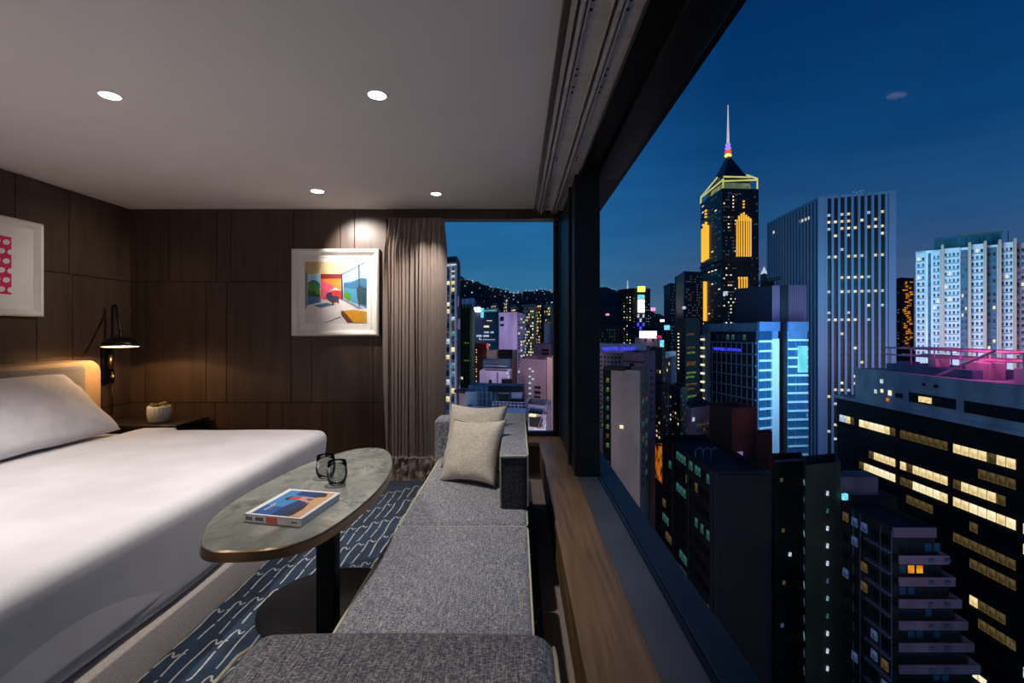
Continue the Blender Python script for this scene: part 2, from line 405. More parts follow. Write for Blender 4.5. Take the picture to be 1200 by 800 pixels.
# corner column
m = MB(); m.box(.405, .572, 3.335, 4.75, .30, 2.432, b=.006); c = struct(m.build('wall_right_column', 'window_metal'), 'black window column in the corner')
m = MB(); m.box(.385, .405, 3.62, 3.66, .352, 2.43, b=.004); m.box(.395, .406, 3.335, 3.36, .352, 2.43, b=.003); struct(m.build('trim_3', 'rail_dark'), 'slim metal seams on the black column')
# sill and wooden ledge
struct(bx('window_sill', 'sill_grey', .416, .556, -3.6, 3.334, .30, .347, b=.004), 'grey window sill')
lg = MB(); lg.box(.20, .415, -3.6, 4.36, .31, .35, b=.004)
lo = lg.build('wooden_ledge', 'ledge_wood', smooth='auto'); tag(lo, 'long brown oak ledge running under the large window beside the grey sill', 'ledge')
bx('fascia', 'ledge_wood', .205, .222, -3.6, 4.36, .12, .31, lo)
# back window
wb = empty('window_2', (-.1, 4.62, .43)); struct(wb, 'corner window in the back wall')
X0, X1 = (523 - 606) * 4.64 / F, (648.5 - 606) * 4.64 / F
zb, zt = zat(505, 4.64), zat(258, 4.64)
bx('pane', 'corner_glass', X0 - .6, X1 + .03, 4.637, 4.643, zb - .02, zt + .05, wb)
bx('bottom_frame', 'outer_frame_blue', X0 - .6, X1 + .04, 4.60, 4.68, zb - .06, zb, wb, b=.004)
bx('side_frame', 'rail_dark', X1, X1 + .05, 4.60, 4.68, zb - .05, 2.5, wb, b=.004)
bx('side_frame', 'rail_dark', X0 - .64, X0 - .6, 4.60, 4.68, zb - .05, 2.5, wb, b=.004)
struct(bx('wall_back_low', 'plaster_wall', -1.22, .45, 4.62, 4.76, 0, zb - .05))
struct(bx('trim_6', 'plaster_wall', -1.30, -1.225, BY + .16, 4.76, 0, CZ))
lb = bx('wooden_ledge', 'ledge_wood_cross', -.62, .415, 4.365, 4.62, .31, .35, b=.004); tag(lb, 'short brown oak ledge below the corner window behind the sofa', 'ledge')
# --- rug with wandering white dashes
m = MB(); m.use('rug_navy'); m.box(-1.4465, .12, -3.0, 4.32, .0005, .018, b=.006)
m.use('rug_line'); rnd = random.Random(3)
def stroke(pts, w=.0042, z=.0182):
    n = len(pts); L = []; R = []
    for i, p in enumerate(pts):
        a = Vector(pts[max(0, i - 1)]); b = Vector(pts[min(n - 1, i + 1)]); t = (b - a).normalized(); q = Vector((-t.y, t.x)) * w * (.8 + .4 * rnd.random())
        L.append((p[0] + q.x, p[1] + q.y, z)); R.append((p[0] - q.x, p[1] - q.y, z))
    for i in range(n - 1): m.quad(R[i], R[i + 1], L[i + 1], L[i])
sp = .062; pitch = .34
for k in range(25):
    x = -1.44 + sp * k
    for n_ in range(-9, 14):
        y0 = n_ * pitch + k * .052 + rnd.uniform(-.015, .015)
        y1 = y0 + pitch * .80
        if y0 < -1 or y1 > 4.28 or x + .03 > .11: continue
        ph = rnd.uniform(0, 6)
        wob = lambda y: x + .004 * math.sin(y * 19 + ph)
        cuts = sorted([rnd.uniform(.2, .8)]) if rnd.random() < .6 else []
        segs = []; a = 0
        for c_ in cuts: segs.append((a, c_ - .035)); a = c_ + .035
        segs.append((a, 1))
        for q, (a, b) in enumerate(segs):
            pts = [(wob(y0 + (y1 - y0) * (a + (b - a) * i / 10)), y0 + (y1 - y0) * (a + (b - a) * i / 10)) for i in range(11)]
            if b == 1 and rnd.random() < .9:       # squiggle at the far end, wandering over to the neighbouring row
                X, Y = pts[-1]
                for i in range(1, 15):
                    t = i / 14; pts.append((X + .044 * t, Y + .017 * math.sin(2 * PI * t) + .012 * t))
                if X + .07 < .1: stroke([(X + .058, Y + .010), (X + .064, Y + .018)], .005)
            if a == 0 and rnd.random() < .3:
                X, Y = pts[0]; pts = [(X - .012 * (1 - math.cos(PI / 2 * i / 4)), Y - .02 * math.sin(PI / 2 * i / 4)) for i in range(4, 0, -1)] + pts
            pts = [p for p in pts if -1.444 < p[0] < .115]
            if len(pts) > 1: stroke(pts)
tag(m.build('rug', None), 'navy blue rug patterned with broken wandering white lines beside the bed', 'rug')
# --- bed
bed = empty('bed', (-2.4, 2.4, 0)); tag(bed, 'wide bed made up in white with a tan and grey headboard', 'bed')
BX1, BY0, BY1 = -1.425, .55, 3.70
m = MB(); m.rbox(((LX + .2 - 1.457) / 2, (BY0 + BY1) / 2, .085), (-1.448 - LX - .2, BY1 - BY0 - .06, .166), .012, (2, 2, 1), 3); m.build('bed_base', 'bed_base_cloth', bed, True)
m = MB(); m.rbox(((LX + .2 + BX1 - .03) / 2, (BY0 + BY1) / 2, .40), (BX1 - .03 - LX - .2, BY1 - BY0 - .05, .36), .06, (10, 14, 2), 4); m.build('mattress', 'sheet_white', bed, True)
def duvet_fn(v, h):
    q = v.copy(); tp = max(0, min(1, (v.z + h[2]) / (2 * h[2])))
    P = Vector((v.x, v.y, 0))
    n1 = noise.noise(Vector((v.x * 1.1, v.y * 1.1, 3))) ; n2 = noise.noise(Vector((v.x * 3.2 + v.y, v.y * 2.2, 9)))
    if v.z > 0:
        cx = 1 - (v.x / h[0]) ** 4; cy = 1 - (v.y / h[1]) ** 4
        q.z += .018 * cx * cy + .008 * n1 + .003 * n2
    side = abs(v.x) > h[0] - .12
    drape = (1 - tp)
    q.x += (.012 * math.sin(v.y * 5 + 1.3) + .010 * n1) * drape * (1 if v.x > 0 else 0)
    q.y += (.010 * math.sin(v.x * 6)) * drape * (1 if abs(v.y) > h[1] - .12 else 0)
    if v.x > 0: q.x -= .050 * drape
    return q
dx0 = -2.79
m = MB(); m.rbox(((dx0 + BX1) / 2, (BY0 + BY1) / 2, .388), (BX1 - dx0, BY1 - BY0, .436), .075, (34, 60, 8), 5, fn=duvet_fn); m.build('duvet', 'sheet_white', bed, True)
def fold_fn(v, h):
    q = v.copy(); q.x += .012 * noise.noise(Vector((v.y * 2, 0, 1))); q.z += .006 * noise.noise(Vector((v.y * 3, v.x * 3, 5))); return q
m = MB(); m.rbox(((dx0 - .05 + -2.62) / 2, (BY0 + BY1) / 2 - .0, .590), (.27, BY1 - BY0 + .01, .045), .022, (6, 60, 1), 4, fn=fold_fn); m.build('duvet_fold', 'sheet_white', bed, True)
# headboard: tan shell with rounded corner, grey woven panel
def rounded_slab(m, y0, y1, z0, z1, x0, x1, r, mat):
    m.use(mat); pts = [(y0, z0), (y1, z0)]
    for i in range(9): a = PI / 2 * i / 8; pts.append((y1 - r + r * math.cos(a), z1 - r + r * math.sin(a)))
    for i in range(9): a = PI / 2 + PI / 2 * i / 8; pts.append((y0 + r + r * math.cos(a), z1 - r + r * math.sin(a)))
    n = len(pts); cy = sum(p[0] for p in pts) / n; cz_ = sum(p[1] for p in pts) / n
    rings = []
    b = .02
    for (x, ins) in ((x0, 0), (x1 - b, 0), (x1 - b * .3, b * .3), (x1, b)):
        rings.append([(x, p[0] + (cy - p[0]) / abs(cy - p[0] + 1e-9) * ins * min(1, abs(cy - p[0]) * 9), p[1] - ins * (1 if p[1] > z0 + .01 else 0)) for p in pts])
    o = len(m.v); m.v += [Vector(v) for rg in rings for v in rg]
    for j in range(3):
        for i in range(n):
            q = (i + 1) % n; m.f.append([o + j * n + i, o + j * n + q, o + (j + 1) * n + q, o + (j + 1) * n + i]); m.m.append(m.cur)
    m.f.append([o + i for i in range(n)][::-1]); m.m.append(m.cur); m.f.append([o + 3 * n + i for i in range(n)]); m.m.append(m.cur)
hb = MB(); rounded_slab(hb, BY0 - .3, 4.0, .02, 1.115, LX + .004, LX + .19, .10, 'headboard_tan')
hbo = hb.build('headboard', None, bed, 'auto'); hbo['label'] = 'tan padded headboard shell'
m = MB(); m.rbox((LX + .20, (BY0 + 3.82) / 2, .80), (.05, 3.82 - BY0, .56), .022, (1, 12, 6), 4); q = m.build('headboard_panel', 'headboard_weave', hbo, True); q['label'] = 'grey woven headboard panel'
# --- pillows on the bed
def cushion(m, w, h, t, mtx, pinch=.05, n=22, seed=0, wr=.006):
    """soft cushion in local x,z plane, thickness along y; origin at its bottom middle"""
    def prof(u, v):
        a = max(0, 1 - abs(u) ** 2.6); b = max(0, 1 - abs(v) ** 2.6); return (a * b) ** .42
    idx = {}
    for s_ in (-1, 1):
        for i in range(n + 1):
            for j in range(n + 1):
                u = -1 + 2 * i / n; v = -1 + 2 * j / n
                u = math.sin(u * PI / 2) * .35 + u * .65; v = math.sin(v * PI / 2) * .35 + v * .65
                edge = i in (0, n) or j in (0, n)
                if edge and s_ == 1: idx[(s_, i, j)] = idx[(-1, i, j)]; continue
                sx = 1 - pinch * (1 - abs(v) ** 2) * abs(u) ** 2 if True else 1
                sz = 1 - pinch * (1 - abs(u) ** 2) * abs(v) ** 2
                d = prof(u, v) * t / 2
                wz = wr * noise.noise(Vector((u * 2.3 + seed, v * 2.3, s_ * 2 + seed))) * (d > 0) + wr * .5 * noise.noise(Vector((u * 6 + seed, v * 6, seed)))
                p = Vector((u * w / 2 * sx, s_ * (d + wz * min(1, d * 30)), h / 2 + v * h / 2 * sz))
                m.v.append(mtx @ p); idx[(s_, i, j)] = len(m.v) - 1
    for s_ in (-1, 1):
        for i in range(n):
            for j in range(n):
                q = [idx[(s_, i, j)], idx[(s_, i + 1, j)], idx[(s_, i + 1, j + 1)], idx[(s_, i, j + 1)]]
                m.f.append(q if s_ < 0 else q[::-1]); m.m.append(m.cur)
    path = [(i, 0) for i in range(n)] + [(n, j) for j in range(n)] + [(i, n) for i in range(n, 0, -1)] + [(0, j) for j in range(n, 0, -1)]
    return [m.v[idx[(-1, i, j)]].copy() for i, j in path]
def frame_mtx(o, ex, ez):
    ex = Vector(ex).normalized(); ez = Vector(ez); ez = (ez - ex * ez.dot(ex)).normalized(); ey = ez.cross(ex)
    return Matrix(((ex.x, ey.x, ez.x, o[0]), (ex.y, ey.y, ez.y, o[1]), (ex.z, ey.z, ez.z, o[2]), (0, 0, 0, 1)))
m = MB(); cushion(m, 1.02, .60, .20, frame_mtx((-2.98, 3.13, .612), (0, 1, 0), (-.42, 0, .40)), .035, 28, 4, .012)
p = m.build('bed_pillow', 'pillow_white', smooth=True); tag(p, 'large white pillow leaning on the headboard at the window end of the bed', 'pillow')
m = MB(); cushion(m, 1.02, .60, .20, frame_mtx((-2.98, 2.08, .612), (0, 1, 0), (-.42, 0, .40)), .035, 28, 9, .012)
p = m.build('bed_pillow', 'pillow_white', smooth=True); tag(p, 'white pillow cut off by the picture edge on the bed', 'pillow')
# --- bedside table and pot
t = empty('bedside_table', (-3.2, 4.28, 0)); tag(t, 'dark wooden bedside table in the corner behind the bed', 'bedside table')
bx('table_top', 'nightstand_dark', LX + .01, -2.86, 4.06, 4.50, .53, .56, t, b=.005)
bx('cabinet_body', 'nightstand_dark', LX + .02, -2.93, 4.10, 4.50, .0, .53, t, b=.004)
bx('drawer_front', 'nightstand_dark', -2.93, -2.915, 4.12, 4.48, .30, .51, t, b=.003)
pot = empty('ceramic_pot', (-3.11, 4.20, .56)); tag(pot, 'small ribbed white ceramic pot on the bedside table', 'pot')
m = MB(); m.lathe([(.05, 0), (.068, .004), (.078, .03), (.084, .08), (.083, .135), (.080, .142), (.072, .135), (.070, .11), (.0, .11)], (-3.11, 4.20, .561), 144, fn=lambda a, z: 1 + .045 * abs(math.cos(9 * a))); m.build('pot_body', 'ceramic', pot, True)
m = MB(); rnd = random.Random(5)
for i in range(26):
    a = rnd.uniform(0, 6.28); r = .055 * math.sqrt(rnd.random()); s_ = rnd.uniform(.012, .022)
    m.rbox((-3.11 + r * math.cos(a), 4.20 + r * math.sin(a), .695 + rnd.uniform(0, .025)), (s_ * 2, s_ * 1.6, s_ * 1.3), s_ * .6, (1, 1, 1), 2)
m.build('moss_filling', 'moss', pot, True)
# --- wall lamp
wl = empty('wall_lamp', (LX, 4.22, .9)); tag(wl, 'black dome wall lamp with a looped arm lit above the bedside table', 'wall lamp')
lx, lyy = LX + .075, 4.24
bx('wall_bracket', 'black_metal', LX + .002, LX + .03, 4.20, 4.28, .90, 1.24, wl, b=.006)
m = MB()
loop = [(lx, lyy, .98), (lx, lyy, 1.2), (lx + .002, lyy, 1.54)]
for i in range(1, 8): a = PI * i / 8; loop.append((lx + .025 - .025 * math.cos(a), lyy - .012 * i / 8, 1.55 + .028 * math.sin(a)))
sx_, sy_ = -3.27, 3.985
loop += [(lx + .052, lyy - .02, 1.54), (sx_ - .015, sy_ + .02, 1.325)]
m.tube(loop, .0105, 10); m.build('looped_arm', 'black_metal', wl, True)
m = MB(); m.tube([(LX + .03, lyy, 1.02), (lx, lyy, 1.02)], .012, 10); m.tube([(lx, lyy, .90), (lx, lyy, 1.0)], .016, 12); m.tube([(lx, lyy, .62), (lx, lyy, .9)], .005, 8)
m.build('arm_joint', 'black_metal', wl, True)
m = MB(); m.lathe([(.0, .0), (.019, .002), (.019, .13), (.0, .132)], (lx + .01, lyy - .03, 1.02), 20); q = m.build('brass_barrel', 'brass', wl, True); q['label'] = 'brass barrel'
m = MB(); m.lathe([(.0, -.02), (.014, -.014), (.02, 0), (.014, .014), (0, .02)], (lx + .03, lyy - .03, .955), 16); q = m.build('knob', 'gold', wl, True); q['label'] = 'gold knob'
m = MB(); R_ = .128
TILT = Matrix.Rotation(math.radians(5), 3, Vector((-.78, -.63, 0)))
prof = [(R_ * math.sin(a), .082 * math.cos(a)) for a in [PI / 2 * i / 12 for i in range(1, 13)]]
inner = [(r * .965, z - .004) for r, z in prof[::-1]]
m.use('black_metal'); m.lathe([(.010, .110), (.014, .086)] + prof, (sx_, sy_, 1.225), 48, mtx=TILT)
m.f = m.f[:-2]; m.m = m.m[:-2]      # leave the dome open below
o0 = len(m.v) - 48
m.use('shade_inner')
st = len(m.v)
for (r, z) in inner + [(.004, .078)]:
    for k in range(48): a = 2 * PI * k / 48; m.v.append(Vector((sx_, sy_, 1.225)) + TILT @ Vector((r * math.cos(a), r * math.sin(a), z)))
for i in range(len(inner)):
    for k in range(48): q = (k + 1) % 48; m.f.append([st + i * 48 + k, st + i * 48 + q, st + (i + 1) * 48 + q, st + (i + 1) * 48 + k]); m.m.append(m.cur)
for k in range(48): q = (k + 1) % 48; m.f.append([o0 + k, o0 + q, st + q, st + k]); m.m.append(m.cur)
m.build('lamp_shade', None, wl, True)
m = MB(); m.lathe([(.0, -.0), (.014, .003), (.018, .014), (.012, .03)], (sx_, sy_, 1.2635), 20); q = m.build('bulb', 'bulb_warm', wl, True)
def light(kind, loc, energy, color, size=.05, aim=None, angle=60, blend=.5, sy=None):
    d = bpy.data.lights.new('room_light', kind); d.energy = energy; d.color = color
    if kind == 'AREA':
        d.size = size
        if sy: d.shape = 'RECTANGLE'; d.size_y = sy
    else: d.shadow_soft_size = size
    if kind == 'SPOT': d.spot_size = math.radians(angle); d.spot_blend = blend
    o = bpy.data.objects.new('room_light', d); COL.objects.link(o); o.location = loc
    if aim is not None: o.rotation_euler = (Vector(aim) - Vector(loc)).to_track_quat('-Z', 'Y').to_euler()
    return o
light('POINT', (sx_ + .003, sy_ - .003, 1.2605), 13, (1, .62, .30), .012)
# --- pictures
pic = empty('framed_picture', (-1.70, BY, 1.3)); tag(pic, 'square white framed painting of a bright room on the back wall', 'framed picture')
A = at(341.5, 291, BY - .05)
fx0, fx1, fz1, fz0 = at(342, 0, BY - .03).x, at(444, 0, BY - .03).x, zat(291.5, BY - .03), zat(393.5, BY - .03)
def picture_frame(m, P, u0, u1, v0, v1, wd, d, lip):
    """moulded frame: P(u,v,depth)"""
    prof = [(0, 0), (0, d), (wd * .25, d + lip), (wd * .55, d + lip * .6), (wd, d * .35), (wd, 0)]
    c = [(u0, v0, 1, 1), (u1, v0, -1, 1), (u1, v1, -1, -1), (u0, v1, 1, -1)]
    o = len(m.v); n = len(prof)
    for (u, v, su, sv) in c:
        for (i_, dd) in prof: m.v.append(Vector(P(u + su * i_, v + sv * i_, dd)))
    for a in range(4):
        b = (a + 1) % 4
        for i in range(n): j = (i + 1) % n; m.f.append([o + a * n + i, o + b * n + i, o + b * n + j, o + a * n + j]); m.m.append(m.cur)
Pb = lambda u, v, d: (u, BY - .004 - d, v)
m = MB(); picture_frame(m, Pb, fx0, fx1, fz0, fz1, .055, .035, .012); m.build('picture_frame', 'frame_white', pic)
m = MB(); m.box(fx0 + .03, fx1 - .03, BY - .012, BY - .003, fz0 + .03, fz1 - .03); m.build('mount', 'mount_white', pic)
m = MB(); picture_frame(m, Pb, fx0 + .075, fx1 - .075, fz0 + .055, fz1 - .075, .006, .012, .002); m.build('inner_mount', 'mount_white', pic)
def art(m, mat, pts, lev=1):
    """points in the 867x800 drawing of the painting"""
    m.use(mat); ps = []
    for (zx, zy) in pts:
        u = (zx - 176) / (666 - 176); v = (zy - 172) / (655 - 172)
        ps.append((ax0 + u * (ax1 - ax0), BY - .013 - lev * .0004, az1 + (az0 - az1) * v))
    m.sheet(ps[::-1], (0, 1, 0), .0003)
ax0, ax1 = at(357, 0, BY - .02).x, at(429.5, 0, BY - .02).x; az1, az0 = zat(306.5, BY - .02), zat(378.5, BY - .02)
m = MB()
art(m, 'art_floor', [(176, 172), (666, 172), (666, 655), (176, 655)], 0)
art(m, 'art_sand', [(176, 172), (640, 172), (462, 265), (296, 268), (200, 272), (176, 250)], 1)
art(m, 'art_sand_dark', [(176, 172), (308, 172), (290, 262), (200, 270), (176, 250)], 2)
art(m, 'art_grey', [(176, 240), (198, 272), (202, 505), (180, 545), (176, 545)], 2)
art(m, 'art_sky', [(202, 275), (297, 272), (297, 350), (202, 340)], 2)
art(m, 'art_hill', [(202, 335), (235, 312), (270, 322), (297, 345), (297, 380), (202, 380)], 3)
art(m, 'art_green', [(202, 342), (230, 328), (258, 352), (285, 362), (297, 400), (297, 448), (202, 450)], 4)
art(m, 'art_leaf', [(202, 395), (222, 410), (250, 400), (270, 425), (297, 432), (297, 449), (202, 450)], 5)
art(m, 'art_pool', [(202, 452), (300, 448), (300, 490), (200, 512)], 3)
art(m, 'art_maroon', [(300, 268), (460, 268), (460, 306), (300, 306)], 3)
art(m, 'art_orange', [(300, 306), (460, 306), (460, 400), (420, 372), (340, 352), (300, 340)], 3)
art(m, 'art_pink', [(300, 308), (345, 335), (420, 368), (350, 420), (330, 468), (300, 462)], 4)
art(m, 'art_red', [(385, 400), (420, 396), (465, 400), (465, 468), (440, 465), (330, 466), (350, 420)], 4)
art(m, 'art_line', [(460, 266), (474, 268), (480, 470), (466, 472)], 5)
art(m, 'art_grey', [(462, 264), (640, 172), (666, 172), (666, 180), (480, 278)], 5)
art(m, 'art_sky', [(482, 276), (666, 182), (666, 330), (482, 345)], 3)
art(m, 'art_sea', [(482, 335), (666, 310), (666, 540), (560, 495), (482, 455)], 4)
art(m, 'art_hill', [(482, 345), (500, 335), (530, 345), (580, 315), (625, 300), (666, 305), (666, 372), (560, 385), (482, 372)], 5)
art(m, 'art_green', [(488, 420), (510, 405), (540, 430), (545, 470), (520, 478), (486, 452)], 6)
art(m, 'art_darktree', [(585, 380), (615, 360), (650, 378), (666, 370), (666, 520), (600, 500), (590, 440)], 6)
art(m, 'art_line', [(600, 200), (610, 196), (614, 525), (604, 520)], 7)
art(m, 'art_grey', [(470, 468), (482, 460), (640, 540), (600, 545)], 7)
art(m, 'art_shadow', [(244, 515), (350, 494), (420, 508), (300, 535)], 3)
art(m, 'art_navy', [(345, 430), (362, 412), (388, 415), (395, 440), (440, 440), (448, 470), (400, 478), (355, 470)], 8)
art(m, 'art_brown', [(348, 440), (365, 465), (405, 478), (445, 476), (444, 500), (436, 500), (434, 488), (408, 492), (402, 515), (394, 515), (392, 495), (360, 475)], 9)
art(m, 'art_ochre', [(478, 560), (560, 548), (666, 566), (668, 652), (560, 652), (520, 610)], 6)
art(m, 'art_brown', [(462, 560), (480, 557), (562, 650), (512, 650), (464, 590)], 7)
art(m, 'art_line', [(330, 656), (336, 650), (460, 602), (462, 608)], 6)
m.build('painting', None, pic)
# left wall picture with pink dotted print
pl = empty('framed_picture', (LX, 3.3, 1.45)); tag(pl, 'white framed print of pale ovals on pink above the headboard', 'framed picture')
Pl = lambda u, v, d: (LX + .004 + d, u, v)
xs_ = LX + .05
y1 = -xs_ * F / (606 - 53); y0 = y1 - .80; z1 = zat(263, y1); z0 = zat(371, y1)
m = MB(); picture_frame(m, Pl, y0, y1, z0, z1, .05, .035, .012); m.build('picture_frame', 'frame_white', pl)
m = MB(); m.box(LX + .003, LX + .012, y0 + .03, y1 - .03, z0 + .03, z1 - .03); m.build('mount', 'mount_white', pl)
m = MB(); yy1 = -(LX + .02) * F / (606 - 14.7); yy0 = y0 + (y1 - yy1); zz1 = zat(278, yy1); zz0 = zat(345, yy1)
m.use('art_magenta'); m.box(LX + .011, LX + .0125, yy0, yy1, zz0, zz1)
m.use('art_cream')
for r in range(6):
    for c_ in range(8):
        cy_ = yy1 - .035 - c_ * .062 + (r % 2) * .03; cz_ = zz1 - .04 - r * .067
        pts = []
        for i in range(16):
            a = 2 * PI * i / 16; yq = min(yy1, max(yy0, cy_ + .024 * math.cos(a))); zq = min(zz1, max(zz0, cz_ + .019 * math.sin(a) + .003 * math.cos(a)))
            pts.append((LX + .0125, yq, zq))
        if max(p[1] for p in pts) - min(p[1] for p in pts) > .01: m.sheet(pts, (1, 0, 0), .0004)
m.build('print', None, pl)
# --- curtain
cur = empty('curtain', (-.93, 4.46, 0)); tag(cur, 'tall taupe pleated curtain hanging beside the corner window', 'curtain')
def curtain_mesh(m, xa, xb, z0, z1, yc, amp, nf, nz, th=.006, gather=None, seed=0, crump=0):
    nx = nf * 12; rnd = random.Random(seed); offs = [rnd.uniform(-.6, .6) for _ in range(nf + 2)]; ams = [rnd.uniform(.6, 1.25) for _ in range(nf + 2)]
    front = []; back = []
    for j in range(nz + 1):
        t = j / nz; z = z0 + (z1 - z0) * t
        for i in range(nx + 1):
            s_ = i / nx; sw = s_ + .035 * math.sin(s_ * 9 + seed) * math.sin(PI * s_); f = sw * nf; k = int(max(0, min(nf - 1, f)))
            ph = 2 * PI * (f + .42 * noise.noise(Vector((f * .8, z * .45, seed))))
            a = amp * (1.0 + 1.2 * noise.noise(Vector((f * .55, z * .30, seed + 5))))
            g = 1.0; fine = 0
            if gather and z > gather: q = (z - gather) / (z1 - gather); g = 1 - .75 * q; fine = .016 * q * math.sin(ph * 2.5 + k)
            shp = 1 - 2 * abs(math.sin(ph / 2)) ** .8
            y = yc + a * g * shp + fine + .12 * a * g * math.sin(ph * 1.3 + 1) + crump * noise.noise(Vector((s_ * 26, z * 16, seed)))
            w_ = 1 + .035 * (1 - z / 2.4)
            x = xb - (xb - xa) * (1 - s_) * w_ + .35 * a * g * math.cos(ph) + crump * .5 * noise.noise(Vector((s_ * 20, z * 12, 7 + seed)))
            zz = z + crump * .6 * noise.noise(Vector((s_ * 30, z * 9, 3))) * (1 - t)
            front.append(Vector((x, y, zz)))
    n = nx + 1; o = len(m.v); m.v += front + [v + Vector((0, th, 0)) for v in front]; N = len(front)
    for j in range(nz):
        for i in range(nx):
            a = j * n + i; m.f.append([o + a, o + a + 1, o + a + n + 1, o + a + n]); m.m.append(m.cur)
            m.f.append([o + N + a + n, o + N + a + n + 1, o + N + a + 1, o + N + a]); m.m.append(m.cur)
    for i in range(nx):
        for a in (i, nz * n + i): m.f.append([o + a, o + a + 1, o + N + a + 1, o + N + a]); m.m.append(m.cur)
    for j in range(nz):
        for a in (j * n, j * n + nx): m.f.append([o + a, o + a + n, o + N + a + n, o + N + a]); m.m.append(m.cur)
m = MB(); curtain_mesh(m, -1.185, -.675, .20, 2.385, 4.43, .058, 15, 70, gather=2.10, seed=11); m.build('curtain_cloth', 'curtain_taupe', cur, True)
m = MB(); curtain_mesh(m, -1.19, -.68, .004, .215, 4.415, .058, 15, 16, seed=11, crump=.032); m.build('curtain_hem', 'curtain_hem', cur, True)
# --- table
tb = empty('side_table', (-.85, 2.1, 0)); tag(tb, 'oval green grey marble table with a brass edge and black column', 'table')
TZ = .70
px_ = [(233, 634), (240, 615), (257, 598), (285, 579), (318, 562), (350, 547), (385, 534), (415, 526), (440, 524), (456, 528), (461, 541), (457, 556), (444, 574), (425, 592), (400, 611),
       (372, 628), (345, 638), (312, 644), (280, 646), (250, 646), (237, 643)]
pts = [onz(x, y, TZ) for x, y in px_]
def smooth_loop(p, n=96):
    out = []; N = len(p)
    for i in range(n):
        t = i / n * N; k = int(t); e = t - k
        a, b, c, d = (p[(k + q) % N] for q in (-1, 0, 1, 2))
        out.append(.5 * ((2 * b) + (c - a) * e + (2 * a - 5 * b + 4 * c - d) * e * e + (3 * b - a - 3 * c + d) * e ** 3))
    for _ in range(6): out = [(out[i - 1] + out[i] * 2 + out[(i + 1) % n]) / 4 for i in range(n)]
    return out
lp = smooth_loop(pts); ctr = sum(lp, Vector()) / len(lp)
def ring_solid(m, loops):
    n = len(loops[0]); o = len(m.v)
    for l in loops: m.v += [Vector(v) for v in l]
    for j in range(len(loops) - 1):
        for i in range(n): q = (i + 1) % n; m.f.append([o + j * n + i, o + j * n + q, o + (j + 1) * n + q, o + (j + 1) * n + i]); m.m.append(m.cur)
    m.f.append([o + i for i in range(n)][::-1]); m.m.append(m.cur); m.f.append([o + (len(loops) - 1) * n + i for i in range(n)]); m.m.append(m.cur)
def inset(l, d, z): return [Vector((v.x, v.y, 0)) + (Vector((ctr.x, ctr.y, 0)) - Vector((v.x, v.y, 0))).normalized() * d + Vector((0, 0, z)) for v in l]
m = MB(); ring_solid(m, [inset(lp, .008, TZ - .02), inset(lp, .005, TZ - .001), inset(lp, .007, TZ + .0012)]); m.build('table_top', 'green_marble', tb)
m = MB(); ring_solid(m, [inset(lp, .012, TZ - .036), inset(lp, .0, TZ - .033), inset(lp, .0, TZ - .003), inset(lp, .003, TZ), inset(lp, .006, TZ - .002)]); q = m.build('table_rim', 'brass', tb); q['label'] = 'brushed brass rim'
m = MB(); m.rbox((-.832, 2.13, .345), (.078, .078, .65), .004, (1, 1, 1), 2); m.build('table_column', 'black_metal', tb, 'auto')
m = MB(); m.lathe([(.0, .019), (.334, .019), (.34, .022), (.34, .028), (.334, .031), (.0, .031)], (-.90, 2.37, 0), 64); m.build('table_base', 'sofa_base' if 'sofa_base' in M else 'black_metal', tb, 'auto')
# --- book
bk = empty('book', (-.81, 1.76, TZ)); tag(bk, 'thick white book with a blue beach photograph cover on the marble table', 'book')
z0_, z1_ = TZ + .0022, TZ + .0285
P0, P1, P2, P3 = onz(285.5, 602, z1_), onz(339, 572.5, z1_), onz(399.5, 577, z1_), onz(352.5, 608.5, z1_)
def bl(u, v, z): p = (P0 * (1 - u) + P3 * u) * (1 - v) + (P1 * (1 - u) + P2 * u) * v; return Vector((p.x, p.y, z))
def slab(m, u0, u1, v0, v1, za, zb_):
    c = [bl(u, v, z) for z in (za, zb_) for v in (v0, v1) for u in (u0, u1)]
    m.add(c, [(0, 2, 3, 1), (4, 5, 7, 6), (0, 1, 5, 4), (2, 6, 7, 3), (0, 4, 6, 2), (1, 3, 7, 5)])
m = MB(); slab(m, .0, .985, .02, .98, z0_ + .002, z1_ - .002); m.build('pages', 'mount_white', bk)
m = MB(); m.use('paper_white'); slab(m, 0, 1, 0, 1, z1_ - .002, z1_); slab(m, 0, 1, 0, 1, z0_, z0_ + .002); slab(m, 0, 1, 0, .012, z0_, z1_)
def cov(mat, uv, lev=1):
    m.use(mat); m.sheet([bl(u, v, z1_ + .0002 * lev) for u, v in uv], (0, 0, 1), .0002)
cov('book_blue', [(.09, .05), (.93, .05), (.93, .94), (.09, .94)], 0)
cov('book_sky', [(.09, .35), (.55, .30), (.6, .6), (.5, .94), (.09, .94)], 1)
cov('book_deep', [(.45, .05), (.75, .05), (.72, .5), (.5, .6), (.42, .3)], 2)
cov('book_deep', [(.3, .78), (.7, .75), (.72, .94), (.3, .94)], 2)
cov('book_sand', [(.76, .05), (.93, .05), (.93, .94), (.74, .94), (.70, .5)], 3)
cov('book_rock', [(.60, .06), (.78, .08), (.80, .3), (.74, .55), (.66, .4)], 4)
cov('book_rock', [(.68, .72), (.86, .78), (.82, .9), (.72, .93)], 4)
cov('book_rock', [(.22, .60), (.32, .56), (.36, .66), (.3, .72)], 5)
cov('book_red', [(.3, .60), (.48, .62), (.48, .72), (.32, .70)], 6)
cov('book_skin', [(.46, .60), (.74, .52), (.76, .56), (.56, .66), (.76, .68), (.76, .71), (.46, .72)], 6)
